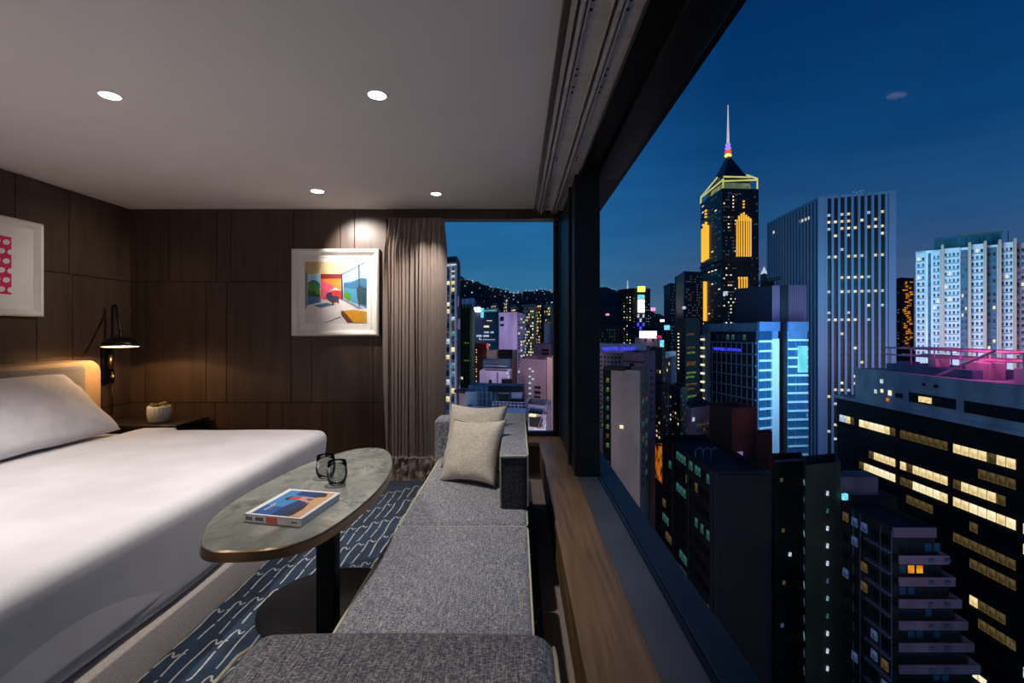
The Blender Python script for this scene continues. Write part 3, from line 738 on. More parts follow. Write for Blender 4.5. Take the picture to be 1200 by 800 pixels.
for i in range(7): cov('paper_white', [(.20 + .012 * (i % 2), .18 + i * .035), (.235, .18 + i * .035), (.235, .205 + i * .035), (.2, .205 + i * .035)], 6)
for i in range(4): cov('book_sand', [(.26, .2 + i * .035), (.28, .2 + i * .035), (.28, .22 + i * .035), (.26, .22 + i * .035)], 6)
m.build('cover', None, bk)
m = MB()
def spine(mat, u0, u1, a, b, lev=1):
    m.use(mat); e = (P0 - P1).normalized() * .0004 * lev
    h_ = z1_ - z0_
    m.sheet([bl(u0, 0, z0_ + h_ * a) + e, bl(u1, 0, z0_ + h_ * a) + e, bl(u1, 0, z0_ + h_ * b) + e, bl(u0, 0, z0_ + h_ * b) + e], tuple((P0 - P1).normalized()), .0003)
spine('book_label', .40, .60, .12, .88); m.build('spine_label', None, bk); m = MB()
for i in range(4): spine('book_ink', .04 + i * .03, .06 + i * .03, .3, .75)
for i in range(5): spine('book_ink', .21 + i * .03, .232 + i * .03, .3, .75)
for i in range(3): spine('book_ink', .84 + i * .035, .862 + i * .035, .4, .62)
m.build('spine_lettering', None, bk)
# --- tumblers
def tumbler(px, py, label):
    b = onz(px, py, TZ + .0015); t = empty('tumbler', b)
    m = MB(); o_ = [(.0, 0), (.026, .0005), (.034, .008), (.041, .03), (.043, .05), (.040, .08), (.036, .10)]
    i_ = [(.0345, .10), (.0385, .08), (.0415, .05), (.0395, .031), (.032, .012), (.022, .009), (.0, .009)]
    m.lathe(o_ + i_, b, 40); g_ = m.build('tumbler', 'smoked_glass', smooth=True, origin=b); bpy.data.objects.remove(t)
    tag(g_, label, 'glass', 'smoked glass tumblers'); return g_
tumbler(381.5, 559.5, 'smoked stemless glass tumbler farther from the book')
tumbler(395.0, 567.5, 'smoked stemless glass tumbler nearer the book')
# --- sofa
def seat_piping(m, x0, x1, y0, y1, z, r=.03, rad=.005):
    pts = []
    for (cx_, cy_, a0) in ((x1 - r, y0 + r, -PI / 2), (x1 - r, y1 - r, 0), (x0 + r, y1 - r, PI / 2), (x0 + r, y0 + r, PI)):
        for i in range(6): a = a0 + PI / 2 * i / 5; pts.append((cx_ + r * math.cos(a), cy_ + r * math.sin(a), z))
    m.tube(pts, rad, 6, True)
def seat(parent, x0, x1, y0, y1, z0, z1):
    fn = lambda v, h: Vector((v.x, v.y, v.z + (.010 * (1 - (v.x / h[0]) ** 2) * (1 - (v.y / h[1]) ** 2) + .002 * noise.noise(Vector((v.x * 5, v.y * 5, 0))) if v.z > 0 else 0)))
    m = MB(); m.rbox(((x0 + x1) / 2, (y0 + y1) / 2, (z0 + z1) / 2), (x1 - x0, y1 - y0, z1 - z0), .022, (12, 16, 2), 4, fn=fn); s_ = m.build('seat', 'sofa_tweed', parent, True)
    m = MB(); seat_piping(m, x0 - .001, x1 + .001, y0 - .001, y1 + .001, z1 - .013, .028, .0042); q = m.build('piping', 'piping_cream', s_, True); q['label'] = 'cream piping'
    return s_
SX0, SX1 = -.572, .05
s1 = empty('sofa', (-.26, 3.1, 0)); tag(s1, 'grey tweed sofa end with corner back and arm holding two cushions', 'sofa')
seat(s1, SX0, SX1, 2.335, 3.60, .26, .42)
bx('sofa_plinth', 'sofa_tweed_dark', SX0 + .02, SX1 - .02, 2.35, 3.78, .06, .262, s1, b=.01)
m = MB(); m.rbox((-.268, 3.69, .445), (.70, .21, .51), .04, (8, 2, 6), 4); m.build('backrest', 'sofa_tweed', s1, True)
m = MB(); m.rbox((-.018, 3.17, .53), (.145, 1.30, .34), .03, (2, 12, 4), 4); ar = m.build('armrest', 'sofa_tweed_dark', s1, True); ar['label'] = 'darker tweed armrest'
m = MB(); m.rbox((-.018, 3.17, .695), (.15, 1.31, .018), .008, (2, 12, 1), 3); m.build('arm_cap', 'sofa_tweed', s1, True)
m = MB()
fr = [(-.018 + sx * .060, 2.520, z) for sx, z in ((-1.15, .44), (-1.15, .685))] + [(-.085 + .0, 2.520, .70), (.05, 2.520, .70), (.056, 2.520, .69), (.056, 2.520, .44)]
m.tube(fr, .004, 6); m.tube([(.057, 2.53, .702), (.057, 3.80, .702)], .004, 6); q = m.build('arm_piping', 'piping_cream', s1, True); q['label'] = 'cream piping'
for (x, y) in ((SX0 + .06, 2.42), (SX1 - .06, 2.42), (SX0 + .06, 3.7), (SX1 - .06, 3.7)):
    m = MB(); m.lathe([(.015, .0195), (.022, .062)], (x, y, 0), 12); m.build('foot', 'black_metal', s1, 'auto')
s2 = empty('sofa', (-.26, 1.6, 0)); tag(s2, 'grey tweed chaise with a padded end, joined to the seat that holds the cushions', 'sofa')
seat(s2, SX0, SX1, 1.07, 2.325, .26, .42)
bx('sofa_plinth', 'sofa_tweed_dark', SX0 + .02, SX1 - .02, .87, 2.315, .06, .262, s2, b=.01)
fn2 = lambda v, h: Vector((v.x, v.y, v.z + (.008 * (1 - (v.x / h[0]) ** 4) if v.z > 0 else 0)))
m = MB(); m.rbox((-.245, .93, .445), (.655, .27, .51), .05, (12, 4, 6), 5, fn=fn2); eb = m.build('backrest', 'sofa_tweed', s2, True)
for x in (-.567, .078):
    m = MB(); m.tube([(x, 1.05, .25), (x, 1.055, .62), (x, 1.03, .675), (x, .98, .69), (x, .88, .69), (x, .83, .675), (x, .805, .62)], .0045, 6); q = m.build('piping', 'piping_cream', eb, True); q['label'] = 'cream piping'
for (x, y) in ((SX0 + .06, .95), (SX1 - .06, .95), (SX0 + .06, 2.25), (SX1 - .06, 2.25)):
    m = MB(); m.lathe([(.015, .0195), (.022, .062)], (x, y, 0), 12); m.build('foot', 'black_metal', s2, 'auto')
# cushions
def scatter(o, ex, ez, w, h, label, seed):
    m = MB(); mt = frame_mtx(o, ex, ez); path = cushion(m, w, h, .16, mt, .12, 26, seed, .008)
    c = m.build('cushion', 'cushion_boucle', smooth=True); tag(c, label, 'cushion', 'boucle cushions on the sofa')
    t = MB(); t.tube(path, .0035, 6, True); q = t.build('trim', 'cushion_trim', c, True); q['label'] = 'dark edge trim'
    return c
scatter((-.305, 2.905, .435), (.30, -.17, .03), (.14, .12, .33), .40, .40, 'cream boucle cushion in front of its twin on the sofa', 2)
scatter((-.31, 3.20, .435), (.36, -.10, 0), (.10, .13, .38), .42, .44, 'cream boucle cushion tucked behind the other cushion', 6)
# --- downlights
def downlight(px, py, label, aim, energy, color=(1, .92, .86), ang=75, rr=.042, blend=.8):
    Y = (CZ - EYE) * F / (388 - py); x = (px - 606) * Y / F
    d = empty('downlight', (x, Y, CZ)); tag(d, label, 'downlight', 'recessed ceiling downlights')
    m = MB(); m.lathe([(rr, .0), (rr + .008, -.004), (rr + .012, -.002), (rr + .012, .0)], (x, Y, CZ), 32)
    m.f = m.f[:-2]; m.m = m.m[:-2]; m.build('trim_ring', 'ceiling_paint', d, True)
    m = MB(); m.lathe([(0, -.0035), (rr - .002, -.0035), (rr - .002, -.001), (0, -.001)], (x, Y, CZ), 32); m.build('lamp_lens', 'lamp_disc', d)
    light('SPOT', (x, Y, CZ - .02), energy, color, .03, aim, ang, blend)
downlight(129, 112, 'round downlight over the bed', (-2.0, 2.5, 0), 125, ang=92)
downlight(442, 111.5, 'round downlight above the marble table', (-.55, 2.5, 0), 95, ang=84)
downlight(372, 224, 'flat looking downlight by the painting', (-1.38, 4.60, 1.90), 110, ang=70, rr=.05)
light('SPOT', (-1.66, 3.95, CZ - .02), 60, (1, .9, .8), .03, (LX, 4.0, 1.62), 50, 1)  # extra spot added at this fixture to wash the side wall with light
downlight(511, 227, 'small downlight near the curtain top', (-.9, 4.3, .3), 70, ang=84)
# ================================================================== THE CITY
GZ = -78.0
def xy(px, Y): return Vector(((px - 606) * Y / F, Y, 0))
class Tower:
    """a building on a four-cornered plan; L, C, R = (pixel column, distance) of three visible corners, D follows"""
    def __init__(s, name, label, L, C, R, top, mat, cat='building', group=None, bot=GZ, roof='city_roof', parapet=.9, root=None):
        s.L, s.C, s.R = xy(*L), xy(*C), xy(*R); s.D = s.L + s.R - s.C
        s.zt = zat(top, C[1]); s.bot = bot
        s.root = root or empty(name, (s.C.x, s.C.y, bot))
        if root is None: tag(s.root, label, cat, group)
        s.wins = []; s.body(mat, roof, parapet)
    def body(s, mat, roof, ph):
        m = MB(); m.use(mat); p = [s.L, s.C, s.R, s.D]; c = sum(p, Vector()) / 4
        t = min(.35, (s.R - s.C).length * .06)
        inn = [q + (c - q).normalized() * t * 1.5 for q in p]; n = 4
        o = len(m.v)
        for l, z in ((p, s.bot), (p, s.zt), (inn, s.zt), (inn, s.zt - ph)): m.v += [Vector((q.x, q.y, z)) for q in l]
        for j in range(3):
            for i in range(n): k = (i + 1) % n; m.f.append([o + j * n + i, o + j * n + k, o + (j + 1) * n + k, o + (j + 1) * n + i]); m.m.append(m.cur)
        m.f.append([0, 3, 2, 1]); m.m.append(m.cur); m.use(roof); m.f.append([o + 12, o + 13, o + 14, o + 15]); m.m.append(m.cur)
        m.build('walls', None, s.root)
    def face(s, f):
        a, b = (s.L, s.C) if f == 'L' else (s.C, s.R)
        d = b - a; n = Vector((d.y, -d.x, 0)).normalized()
        return a, d, n
    def u(s, f, px):
        """position along a face where it meets the pixel column px"""
        a, d, n = s.face(f); k = (px - 606) / F
        return (k * a.y - a.x) / (d.x - k * d.y)
    def mtx(s, f, u, z, w, h, t=.12, out=0):
        a, d, n = s.face(f); L_ = d.length; e = d.normalized(); c = a + d * u + n * (out) + Vector((0, 0, z))
        return Matrix(((e.x * w, n.x * t, 0, c.x), (e.y * w, n.y * t, 0, c.y), (0, 0, h, c.z), (0, 0, 0, 1)))
    def put(s, name, mat, f, u0, u1, z0, z1, t=.2, out=0, parent=None):
        a, d, n = s.face(f)
        return ubox(name, mat, s.mtx(f, (u0 + u1) / 2, (z0 + z1) / 2, abs(u1 - u0) * d.length, z1 - z0, t, out), parent or s.root)
    def putpx(s, name, mat, f, px0, px1, py0, py1, t=.2, out=0):
        """rectangle given by photo columns and rows, laid on the wall face"""
        u0, u1 = s.u(f, px0), s.u(f, px1); a, d, n = s.face(f); Y = a.y + d.y * (u0 + u1) / 2
        return s.put(name, mat, f, u0, u1, zat(py1, Y), zat(py0, Y), t, out)
    def grid(s, f, u0, u1, nc, z0, z1, nr, fw, fh, pal, seed=0, t=.12, skip=None, out=0):
        """pal: [(material, weight)]; None leaves the wall bare"""
        r = random.Random(seed); tot = sum(w for _, w in pal)
        for j in range(nr):
            row = r.random()
            for i in range(nc):
                x = r.random() * tot; k = 0
                while x > pal[k][1]: x -= pal[k][1]; k += 1
                mt = pal[k][0]
                if mt is None or (skip and skip(i, j)): continue
                cw = (u1 - u0) / nc; ch = (z1 - z0) / nr
                uc = u0 + cw * (i + .5); zc = z1 - ch * (j + .5)
                s.wins.append((mt, f, uc, zc, cw * fw * s.face(f)[1].length, ch * fh, t, out))
        return s
    def ribs(s, f, us, w, z0, z1, mat, t=.5, name='rib'):
        L_ = s.face(f)[1].length
        for u in us: s.put(name, mat, f, u - w / L_ / 2, u + w / L_ / 2, z0, z1, t, t / 2)
        return s
    def bands(s, f, zs, h, mat, t=.4, u0=0, u1=1, name='ledge_band'):
        for z in zs: s.put(name, mat, f, u0, u1, z - h / 2, z + h / 2, t, t / 2)
        return s
    def done(s, cap=100, part='window'):
        glowing = [w for w in s.wins if w[0].startswith(('win', 'neon', 'sign'))]; rest = [w for w in s.wins if w not in glowing]
        allw = glowing + rest if len(s.wins) <= cap else (glowing + rest)
        vis = allw[:cap]
        for (mt, f, u, z, w, h, t, out) in vis: ubox(part, mt, s.mtx(f, u, z, w, h, t, out), s.root)
        if len(allw) > cap:
            m = MB()
            for (mt, f, u, z, w, h, t, out) in allw[cap:]:
                m.use(mt); m.box(-.5, .5, -.5, .5, -.5, .5, s.mtx(f, u, z, w, h, t, out))
            q = m.build(part, None, s.root); q['kind'] = 'stuff'
        return s
def lettering(text, mat, size, mtx, parent, name='sign_lettering', mirror=False):
    cu = bpy.data.curves.new('lettering', 'FONT'); cu.body = text; cu.size = size; cu.extrude = size * .03; cu.align_x = 'CENTER'; cu.align_y = 'CENTER'
    ob = bpy.data.objects.new('lettering_source', cu); COL.objects.link(ob)
    dg = bpy.context.evaluated_depsgraph_get(); me = bpy.data.meshes.new_from_object(ob.evaluated_get(dg))
    bpy.data.objects.remove(ob); me.materials.clear(); me.materials.append(M[mat])
    o = bpy.data.objects.new(name, me); COL.objects.link(o); o.parent = parent; o.matrix_parent_inverse = WM[parent.name].inverted(); o.matrix_basis = mtx
    return o
def face_text_mtx(T, f, u, z, out=.3, sx=1, sz=1):
    a, d, n = T.face(f); e = d.normalized(); c = a + d * u + n * out + Vector((0, 0, z))
    return Matrix(((e.x * sx, 0, n.x, c.x), (e.y * sx, 0, n.y, c.y), (0, sz, 0, c.z), (0, 0, 0, 1)))
flr = lambda T, p=3.0: max(1, int((T.zt - T.bot) / p))
L0 = -40  # lowest level worth glazing

# --- ground and hills
g = MB(); g.box(-900, 1600, 12, 2600, GZ - 2, GZ); struct(g.build('street_ground', 'street_asphalt'), 'dark streets far below')
def hill(name, pts, Y, depth, seed, label):
    m = MB(); n = 90; rows = 14; P_ = []
    xs = [p[0] for p in pts]
    def topy(px):
        for (a, b) in zip(pts[:-1], pts[1:]):
            if a[0] <= px <= b[0]: return a[1] + (b[1] - a[1]) * (px - a[0]) / (b[0] - a[0])
        return pts[-1][1]
    for j in range(rows + 1):
        t = j / rows
        for i in range(n + 1):
            px = xs[0] + (xs[-1] - xs[0]) * i / n; zt_ = zat(topy(px), Y)
            y = Y - depth * (1 - t); prof = math.sin(t * PI / 2) ** .8
            z = GZ + (zt_ - GZ) * prof + (Y / 100) * (.5 * noise.noise(Vector((px * .35, t * 9, seed))) + .35 * noise.noise(Vector((px * 1.3, t * 14, seed)))) * (t > 0)
            P_.append(Vector(((px - 606) * Y / F, y, z)))
    for i in range(n + 1): q = P_[rows * (n + 1) + i]; P_.append(Vector((q.x, q.y + depth, GZ)))
    m.v = P_
    for j in range(rows + 1):
        for i in range(n): a = j * (n + 1) + i; m.f.append([a, a + 1, a + n + 2, a + n + 1]); m.m.append(0)
    m.names = ['hill_dark']; o = m.build(name, None, origin=(P_[0].x, Y, GZ), smooth=True); struct(o, label)
    return lambda px, t: P_[int(round(t * rows)) * (n + 1) + int((px - xs[0]) / (xs[-1] - xs[0]) * n)]
h1 = hill('hill', [(430, 318), (500, 322), (530, 328), (545, 327), (551, 331), (566, 334), (580, 340), (592, 341), (601, 346), (612, 345), (618, 342), (624, 344), (634, 341), (655, 345), (672, 343), (700, 338), (708, 341), (716, 348), (724, 352), (736, 362), (760, 372), (800, 378)], 1500, 700, 3, 'dark wooded hill on the skyline')
rnd = random.Random(21); m = MB(); m.use('hill_light')
for _ in range(230):
    px = rnd.choice([rnd.uniform(548, 615), rnd.uniform(590, 650), rnd.uniform(703, 722)]); p = h1(px, rnd.uniform(.28, .95)); s_ = rnd.choice([.5, .7, .9, 1.6])
    m.use(rnd.choice(['hill_light', 'win_white', 'hill_light', 'win_cyan'])); m.box(p.x - s_, p.x + s_, p.y - 9, p.y - 7, p.z + 3, p.z + 3 + s_ * 1.6)
q = m.build('hillside_lights', None); tag(q, 'scattered house lights across the dark wooded hill', 'lights', kind='stuff')

# --- seen through the corner window ------------------------------------------
W_ = [('win_white', 2), ('win_warm', 2), ('win_blue', 2), ('glass_navy', 4)]
T = Tower('office_tower', 'glass office tower with mixed lit floors beside the curtain', (500, 62), (535.5, 60), (539.5, 66), 300, 'city_slate')
zz = [zat(y, 60) for y in (313, 318, 325, 333, 341, 350, 358, 367, 375, 384, 393, 403, 412, 421, 431, 441, 451, 461, 471, 481, 491, 501)]
rnd = random.Random(4); us_ = [T.u('L', p) for p in (512, 521.5, 529, 535)]
for j in range(1, len(zz)):
    for i in range(3):
        mt = rnd.choice(['win_warm', 'win_cream', 'win_white', 'win_blue', 'glass_navy', 'win_dim', 'win_cyan', 'glass_teal'])
        T.put('window', mt, 'L', us_[i] + .01, us_[i + 1] - .012, zz[j], zz[j - 1] - .42, .16, .02)
T.ribs('L', us_[1:], .16, GZ, zat(311, 60), 'win_blue' if False else 'city_white', .3)
T.putpx('roof_light', 'win_white', 'L', 523, 535, 309.5, 311.5, .3, .1); T.putpx('crown_screen', 'glass_black', 'L', 505, 534.5, 302, 308, .3, .05)
T.grid('R', .15, .85, 2, L0, T.zt - 4, 16, .5, .45, [('glass_navy', 2), ('win_violet', 1)], 2); T.done()
T = Tower('apartment_block', 'mauve block low on the hillside beside the glass tower', (541, 330), (555, 320), (557.5, 345), 349, 'city_lilac')
T.grid('L', .06, .94, 5, zat(470, 320), T.zt - 3, 12, .4, .4, [('glass_navy', 3), (None, 2), ('win_violet', 1)], 3); T.done()
T = Tower('scaffolded_tower', 'tower wrapped in dark green scaffolding net', (539, 118), (553, 116), (556.5, 126), 361, 'city_green_net')
T.bands('L', [zat(y, 116) for y in (371, 381, 391, 401.5, 411.5, 422, 432, 442)], .35, 'win_green' if False else 'city_green_net', .5, name='scaffold_deck')
for y in (401, 421.5): T.putpx('work_light', 'win_green', 'L', 545, 551, y, y + 1.4, .3, .5)
T.putpx('work_light', 'win_cream', 'L', 541.5, 543.5, 441, 444, .3, .5)
T.ribs('L', [.02, .25, .5, .75, .98], .18, GZ, T.zt + 1, 'city_green_net', .8, 'scaffold_pole'); T.done()
T = Tower('apartment_tower', 'brick red apartment tower with a string of stair lights', (553, 128), (571, 124), (573, 132), 403, 'city_brick')
T.grid('L', .02, .10, 1, zat(455, 124), zat(406, 124), 17, .7, .42, [('win_cream', 1)], 3); T.grid('L', .27, .34, 1, zat(455, 124), zat(406, 124), 17, .6, .4, [('win_cream', 2), ('win_dim', 1)], 4)
T.putpx('roof_slab', 'city_red', 'L', 559, 571.5, 402, 408, .6, .2); T.grid('L', .5, .95, 3, zat(480, 124), zat(412, 124), 12, .4, .4, [('city_brown', 1), (None, 1)], 3); T.done()
T = Tower('narrow_tower', 'thin brown tower between the green net and the office block', (552.5, 188), (557.5, 186), (561, 196), 365, 'city_mauve')
T.grid('L', .1, .9, 3, zat(450, 186), T.zt - 2, 18, .5, .5, [('win_dim', 1), ('glass_navy', 2), ('city_brown', 2)], 5); T.done()
T = Tower('office_block', 'office block with a bright white sign and cyan roof glow', (556, 176), (584, 170), (587, 190), 361, 'city_slate')
T.putpx('roof_sign', 'sign_white', 'L', 557.5, 563.5, 360, 365.5, .8, .6)
T.putpx('cyan_lantern', 'sign_cyan', 'L', 565, 567, 361, 372, .8, .4); T.putpx('cyan_lantern', 'win_cyan', 'L', 567, 582, 363, 365, .6, .4)
T.putpx('cyan_glazing', 'glass_teal', 'L', 567.5, 582, 365.5, 372, .4, .2)
T.bands('L', [zat(y, 172) for y in (374.5, 379, 385, 391, 396.5, 402)], .5, 'city_blue', .6, .3, .98)
for (a, b, y) in ((571, 573, 375), (574, 576.5, 375), (567.5, 573, 382.5), (568, 573, 389.5), (575.5, 578.5, 389.5), (559, 564.5, 393.5), (567, 573, 393.5), (562, 565, 397), (567, 570, 397), (571, 574, 397), (575, 580, 397), (568, 574, 404)):
    T.putpx('window', 'win_cream' if y < 384 else 'win_white', 'L', a, b, y - 1, y + 1, .3, .15)
T.done()
T = Tower('blank_walled_tower', 'lilac tower with a blank windowless side wall', (584.5, 152), (606, 148), (615.5, 165), 365.5, 'city_lilac')
for y in (371, 379.5): T.putpx('window', 'glass_navy', 'L', 587, 590.5, y, y + (5 if y < 375 else 2.6), .4, .1)
T.putpx('drain_pipe', 'city_pale', 'L', 585.5, 586.1, 372, 445, .4, .2)
T.grid('R', .06, .94, 3, zat(455, 150), T.zt - 1.5, 24, .62, .5, [('win_warm', 2), ('win_dim', 2), ('city_brown', 3), ('win_violet', 2)], 8); T.done()
fs = [('flats_tower', 'tall yellowish lit apartment tower beside the blank lilac tower', 614, 626, 629, 356, 250, 'city_concrete', 11), ('flats_tower', 'lit apartment tower with yellow windows in the middle of the cluster under the wooded ridge', 626.5, 634.5, 637, 353.5, 262, 'city_brown', 12),
      ('flats_tower', 'lit apartment tower at the edge of the corner window', 637.5, 645, 648, 356, 254, 'city_concrete', 13), ('flats_tower', 'slender lit tower standing on the hillside', 590.5, 595, 596.5, 348, 420, 'city_beige', 14),
      ('flats_tower', 'pair of hillside flats glowing pinkish above the cyan office block', 575.5, 581, 583, 355, 400, 'city_mauve', 15), ('flats_tower', 'low hillside flats just above the lilac tower', 598, 604.5, 606, 356.5, 380, 'city_concrete', 16),
      ('flats_tower', 'small grey hillside flats beside the mauve hillside block', 560, 563.5, 565, 357, 410, 'city_mauve', 17)]
for nm, lb, l, c, r, top_, Y, mt, sd in fs:
    T = Tower(nm, lb, (l, Y * 1.03), (c, Y), (r, Y * 1.06), top_, mt, group='lit flats below the hill')
    T.grid('L', .04, .96, 5, zat(425 if Y < 300 else 385, Y), T.zt - 1.5, 19 if Y < 300 else 9, .6, .55, [('win_warm', 4), ('win_cream', 2), ('win_dim', 4), ('city_dark', 4), ('win_green', 1)], sd); T.done()
T = Tower('purple_block', 'purple slab block with dark slots beside the black window column', (637.5, 112), (643.5, 110), (651, 116), 377.5, 'city_pinkish')
T.grid('R', .12, .95, 1, zat(405, 112), T.zt - .6, 9, .8, .5, [('city_dark', 1)], 2); T.done()
T = Tower('service_block', 'grey mauve block with two dark louvres below the lit flats', (625, 98), (645.5, 97), (648, 104), 402.5, 'city_mauve')
for y in (409, 413): T.putpx('louvre', 'city_black', 'L', 635, 643.5, y, y + 2.4, .3, .1)
T.done()
# stepped block of roofs
T = Tower('stepped_block', 'peach and lilac stepped building behind the blue rooftop', (570.5, 88), (599, 86), (606, 92), 411, 'city_peach')
T.putpx('dark_step', 'city_black', 'L', 588, 599.5, 409.5, 420, 2, .6); T.done()
T2 = Tower('x', '', (566, 80), (597.5, 79), (600, 83), 422, 'city_blue', root=T.root)
for k, y in enumerate((424, 428, 432)): T2.putpx('roof_railing', 'city_white' if k == 1 else 'city_blue', 'L', 571 + 2 * (k == 0), 596, y, y + .5, .4, 1.2)
T3 = Tower('x', '', (562, 74), (597, 73), (600, 78), 435, 'city_lilac', root=T.root)
T3.putpx('window', 'glass_navy', 'L', 573.5, 576.5, 445, 449, .3, .1); T3.putpx('dark_recess', 'city_black', 'L', 588.5, 600, 444, 452, .5, .1); T3.putpx('pipe', 'city_blue', 'L', 583.2, 583.9, 436, 452, .3, .1)
for (px, py) in ((594, 436), (596, 440.5)): T3.putpx('lamp', 'win_white', 'L', px, px + 2, py, py + 1.2, .3, .5)
# blue foreground rooftop
T = Tower('rooftop_block', 'blue lit rooftop block with railings and plant room behind the sofa', (547, 47), (616, 45.5), (619, 50), 478.5, 'city_blue', parapet=1.2)
T2 = Tower('x', '', (549, 49.5), (611, 48.3), (615, 51), 453, 'city_blue', root=T.root, parapet=.3)
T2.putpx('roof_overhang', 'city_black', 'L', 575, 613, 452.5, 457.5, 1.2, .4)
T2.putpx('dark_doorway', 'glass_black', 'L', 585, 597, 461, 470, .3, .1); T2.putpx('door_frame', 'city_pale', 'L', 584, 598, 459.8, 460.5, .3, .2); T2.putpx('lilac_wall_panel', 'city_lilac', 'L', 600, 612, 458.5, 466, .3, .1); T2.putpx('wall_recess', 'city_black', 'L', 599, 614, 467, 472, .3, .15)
for px in (550, 556, 562, 568, 573, 578, 583, 598): T2.putpx('post', 'city_blue', 'L', px, px + .6, 453, 475, .3, .25)
T2.putpx('water_tank', 'parapet_blue', 'L', 549, 563, 457.5, 478, .8, .7)
m = MB()
def rail(m, a, b, z, h, n):
    for zz_ in (z + h * .5, z + h): m.tube([(a.x, a.y, zz_), (b.x, b.y, zz_)], .02, 6)
    for i in range(n + 1): q = a.lerp(b, i / n); m.tube([(q.x, q.y, z), (q.x, q.y, z + h)], .02, 6)
rail(m, T.L.lerp(T.C, .45), T.C, T.zt, .55, 9); rail(m, T.C, T.R, T.zt, .55, 3); m.build('roof_railing', 'city_pale', T.root)
m = MB(); a_ = T.L.lerp(T.C, .12) + Vector((0, 1, 0)); b_ = T.L.lerp(T.C, .42) + Vector((0, 1, 0)); rail(m, a_, b_, T.zt, 1.3, 4); m.build('equipment_frame', 'parapet_blue', T.root)
T = Tower('low_house', 'small pinkish house beside the blue rooftop', (538, 56), (549.5, 55), (551, 58), 459, 'city_pinkish'); T.putpx('roof_slab', 'city_brown', 'L', 538, 549.5, 456.5, 459.5, 1, .3)
# grey mauve block at right with dotted lights
T = Tower('grey_wall_block', 'tall mauve grey block with a column of small white lights', (609, 86), (640.5, 82), (642.5, 90), 421.5, 'city_pinkish')
for (px, py) in ((622, 432), (625.5, 435), (622, 441), (625.5, 444), (622, 448.5), (622, 454.5), (622, 461)): T.putpx('lamp', 'win_white', 'L', px - .6, px + .6, py - .9, py + .9, .3, .3)
for y in (452.5, 458.5, 464): T.putpx('louvre', 'city_black', 'L', 627, 633.5, y, y + 2, .3, .1)
T.putpx('roof_hut', 'city_mauve', 'L', 616, 628, 417, 421.5, 2, -1.5)
T.grid('L', .03, .2, 2, zat(470, 82), T.zt - 3, 10, .4, .4, [('city_slate', 1)], 3); T.done()
T = Tower('cream_lit_block', 'slim cream floodlit block beside the black window column', (641, 74), (647.5, 73), (652, 78), 419, 'city_peach')
T.grid('R', .2, .9, 1, zat(470, 73), T.zt - .6, 12, .6, .4, [('win_cream', 1)], 3); T.done()
T = Tower('low_roofs', 'low cluttered white roofs beside the blue rooftop block', (613, 66), (640, 64), (646, 70), 475.5, 'city_pale')
T.putpx('lit_skylight', 'win_cream', 'L', 622.5, 628.5, 484.5, 487.5, .5, .3); T.putpx('dark_awning', 'city_black', 'L', 621, 641, 482, 484, .8, .3); T.putpx('dark_wall', 'city_dark', 'L', 622, 636, 489, 500, .5, .1); T.done()
m = MB()
for k in range(5):
    a = at(630 + k * 3.2, 503, 60); b = at(641 + k * 1.2, 470 + k * 3, 60); m.tube([a, b], .05, 6)
for k in range(6): a = at(632 + k * 1.6, 500 - k * 5, 60); b = at(645, 502 - k * 5, 60); m.tube([a, b], .04, 6)
q = m.build('sign_scaffold', 'city_pinkish'); tag(q, 'pinkish slanting metal lattice at the foot of the corner window', 'scaffold')
m = MB(); m.use('a')

# --- seen through the large window --------------------------------------------
T = Tower('hotel_tower', 'dark tower with a column of white lights and a yellow roof lamp', (724, 520), (741, 500), (762, 505), 337.5, 'city_black')
T.grid('L', .35, .95, 3, zat(410, 510), zat(347, 510), 19, .3, .35, [('win_cream', 3), ('win_dim', 2), (None, 2)], 2)
T.grid('R', .72, .98, 2, zat(385, 505), zat(345, 505), 12, .5, .25, [('win_cyan', 1), ('win_dim', 1), (None, 2)], 5)
T.grid('R', .0, .18, 1, zat(385, 505), zat(345, 505), 12, .4, .3, [('win_green', 1), ('win_dim', 1), (None, 1)], 6)
T.putpx('roof_lamp', 'sign_yellow', 'R', 747, 754, 335.5, 342, 4, 2)
for y in (345.5, 351, 356.5, 361.5): T.putpx('light_block', 'sign_white' if y != 345.5 else 'sign_cyan', 'R', 747, 754, y, y + 4.6, 2, 1.5)
for (px, py) in ((747.5, 370), (753.5, 370), (750.2, 375), (747.2, 380), (753.5, 380), (750.2, 384.5)): T.putpx('diamond_light', 'sign_blue' if py > 379 else 'win_white', 'R', px - .6, px + .6, py - 2, py + 2, 2, 1)
m = MB(); b_ = xy(735.5, 515); m.tube([(b_.x, b_.y, T.zt), (b_.x, b_.y, T.zt + 6), (b_.x, b_.y, zat(328, 515))], [.8, .6, .2], 6); m.build('antenna', 'mast_light', T.root)
T.done()
T = Tower('low_dark_block', 'dark low blocks at the foot of the hill beside the hotel tower', (690, 430), (722, 420), (727, 440), 382, 'city_dark')
T.grid('L', .3, .98, 8, zat(404, 420), T.zt - 2, 5, .3, .4, [('win_teal', 2), (None, 3), ('win_dim', 1)], 3)
T.putpx('roof_light', 'sign_pink', 'L', 710.5, 714, 367.5, 369.5, 2, 1); T.putpx('mast', 'city_dark', 'L', 711.8, 712.4, 369, 383, 1, .5); T.done()
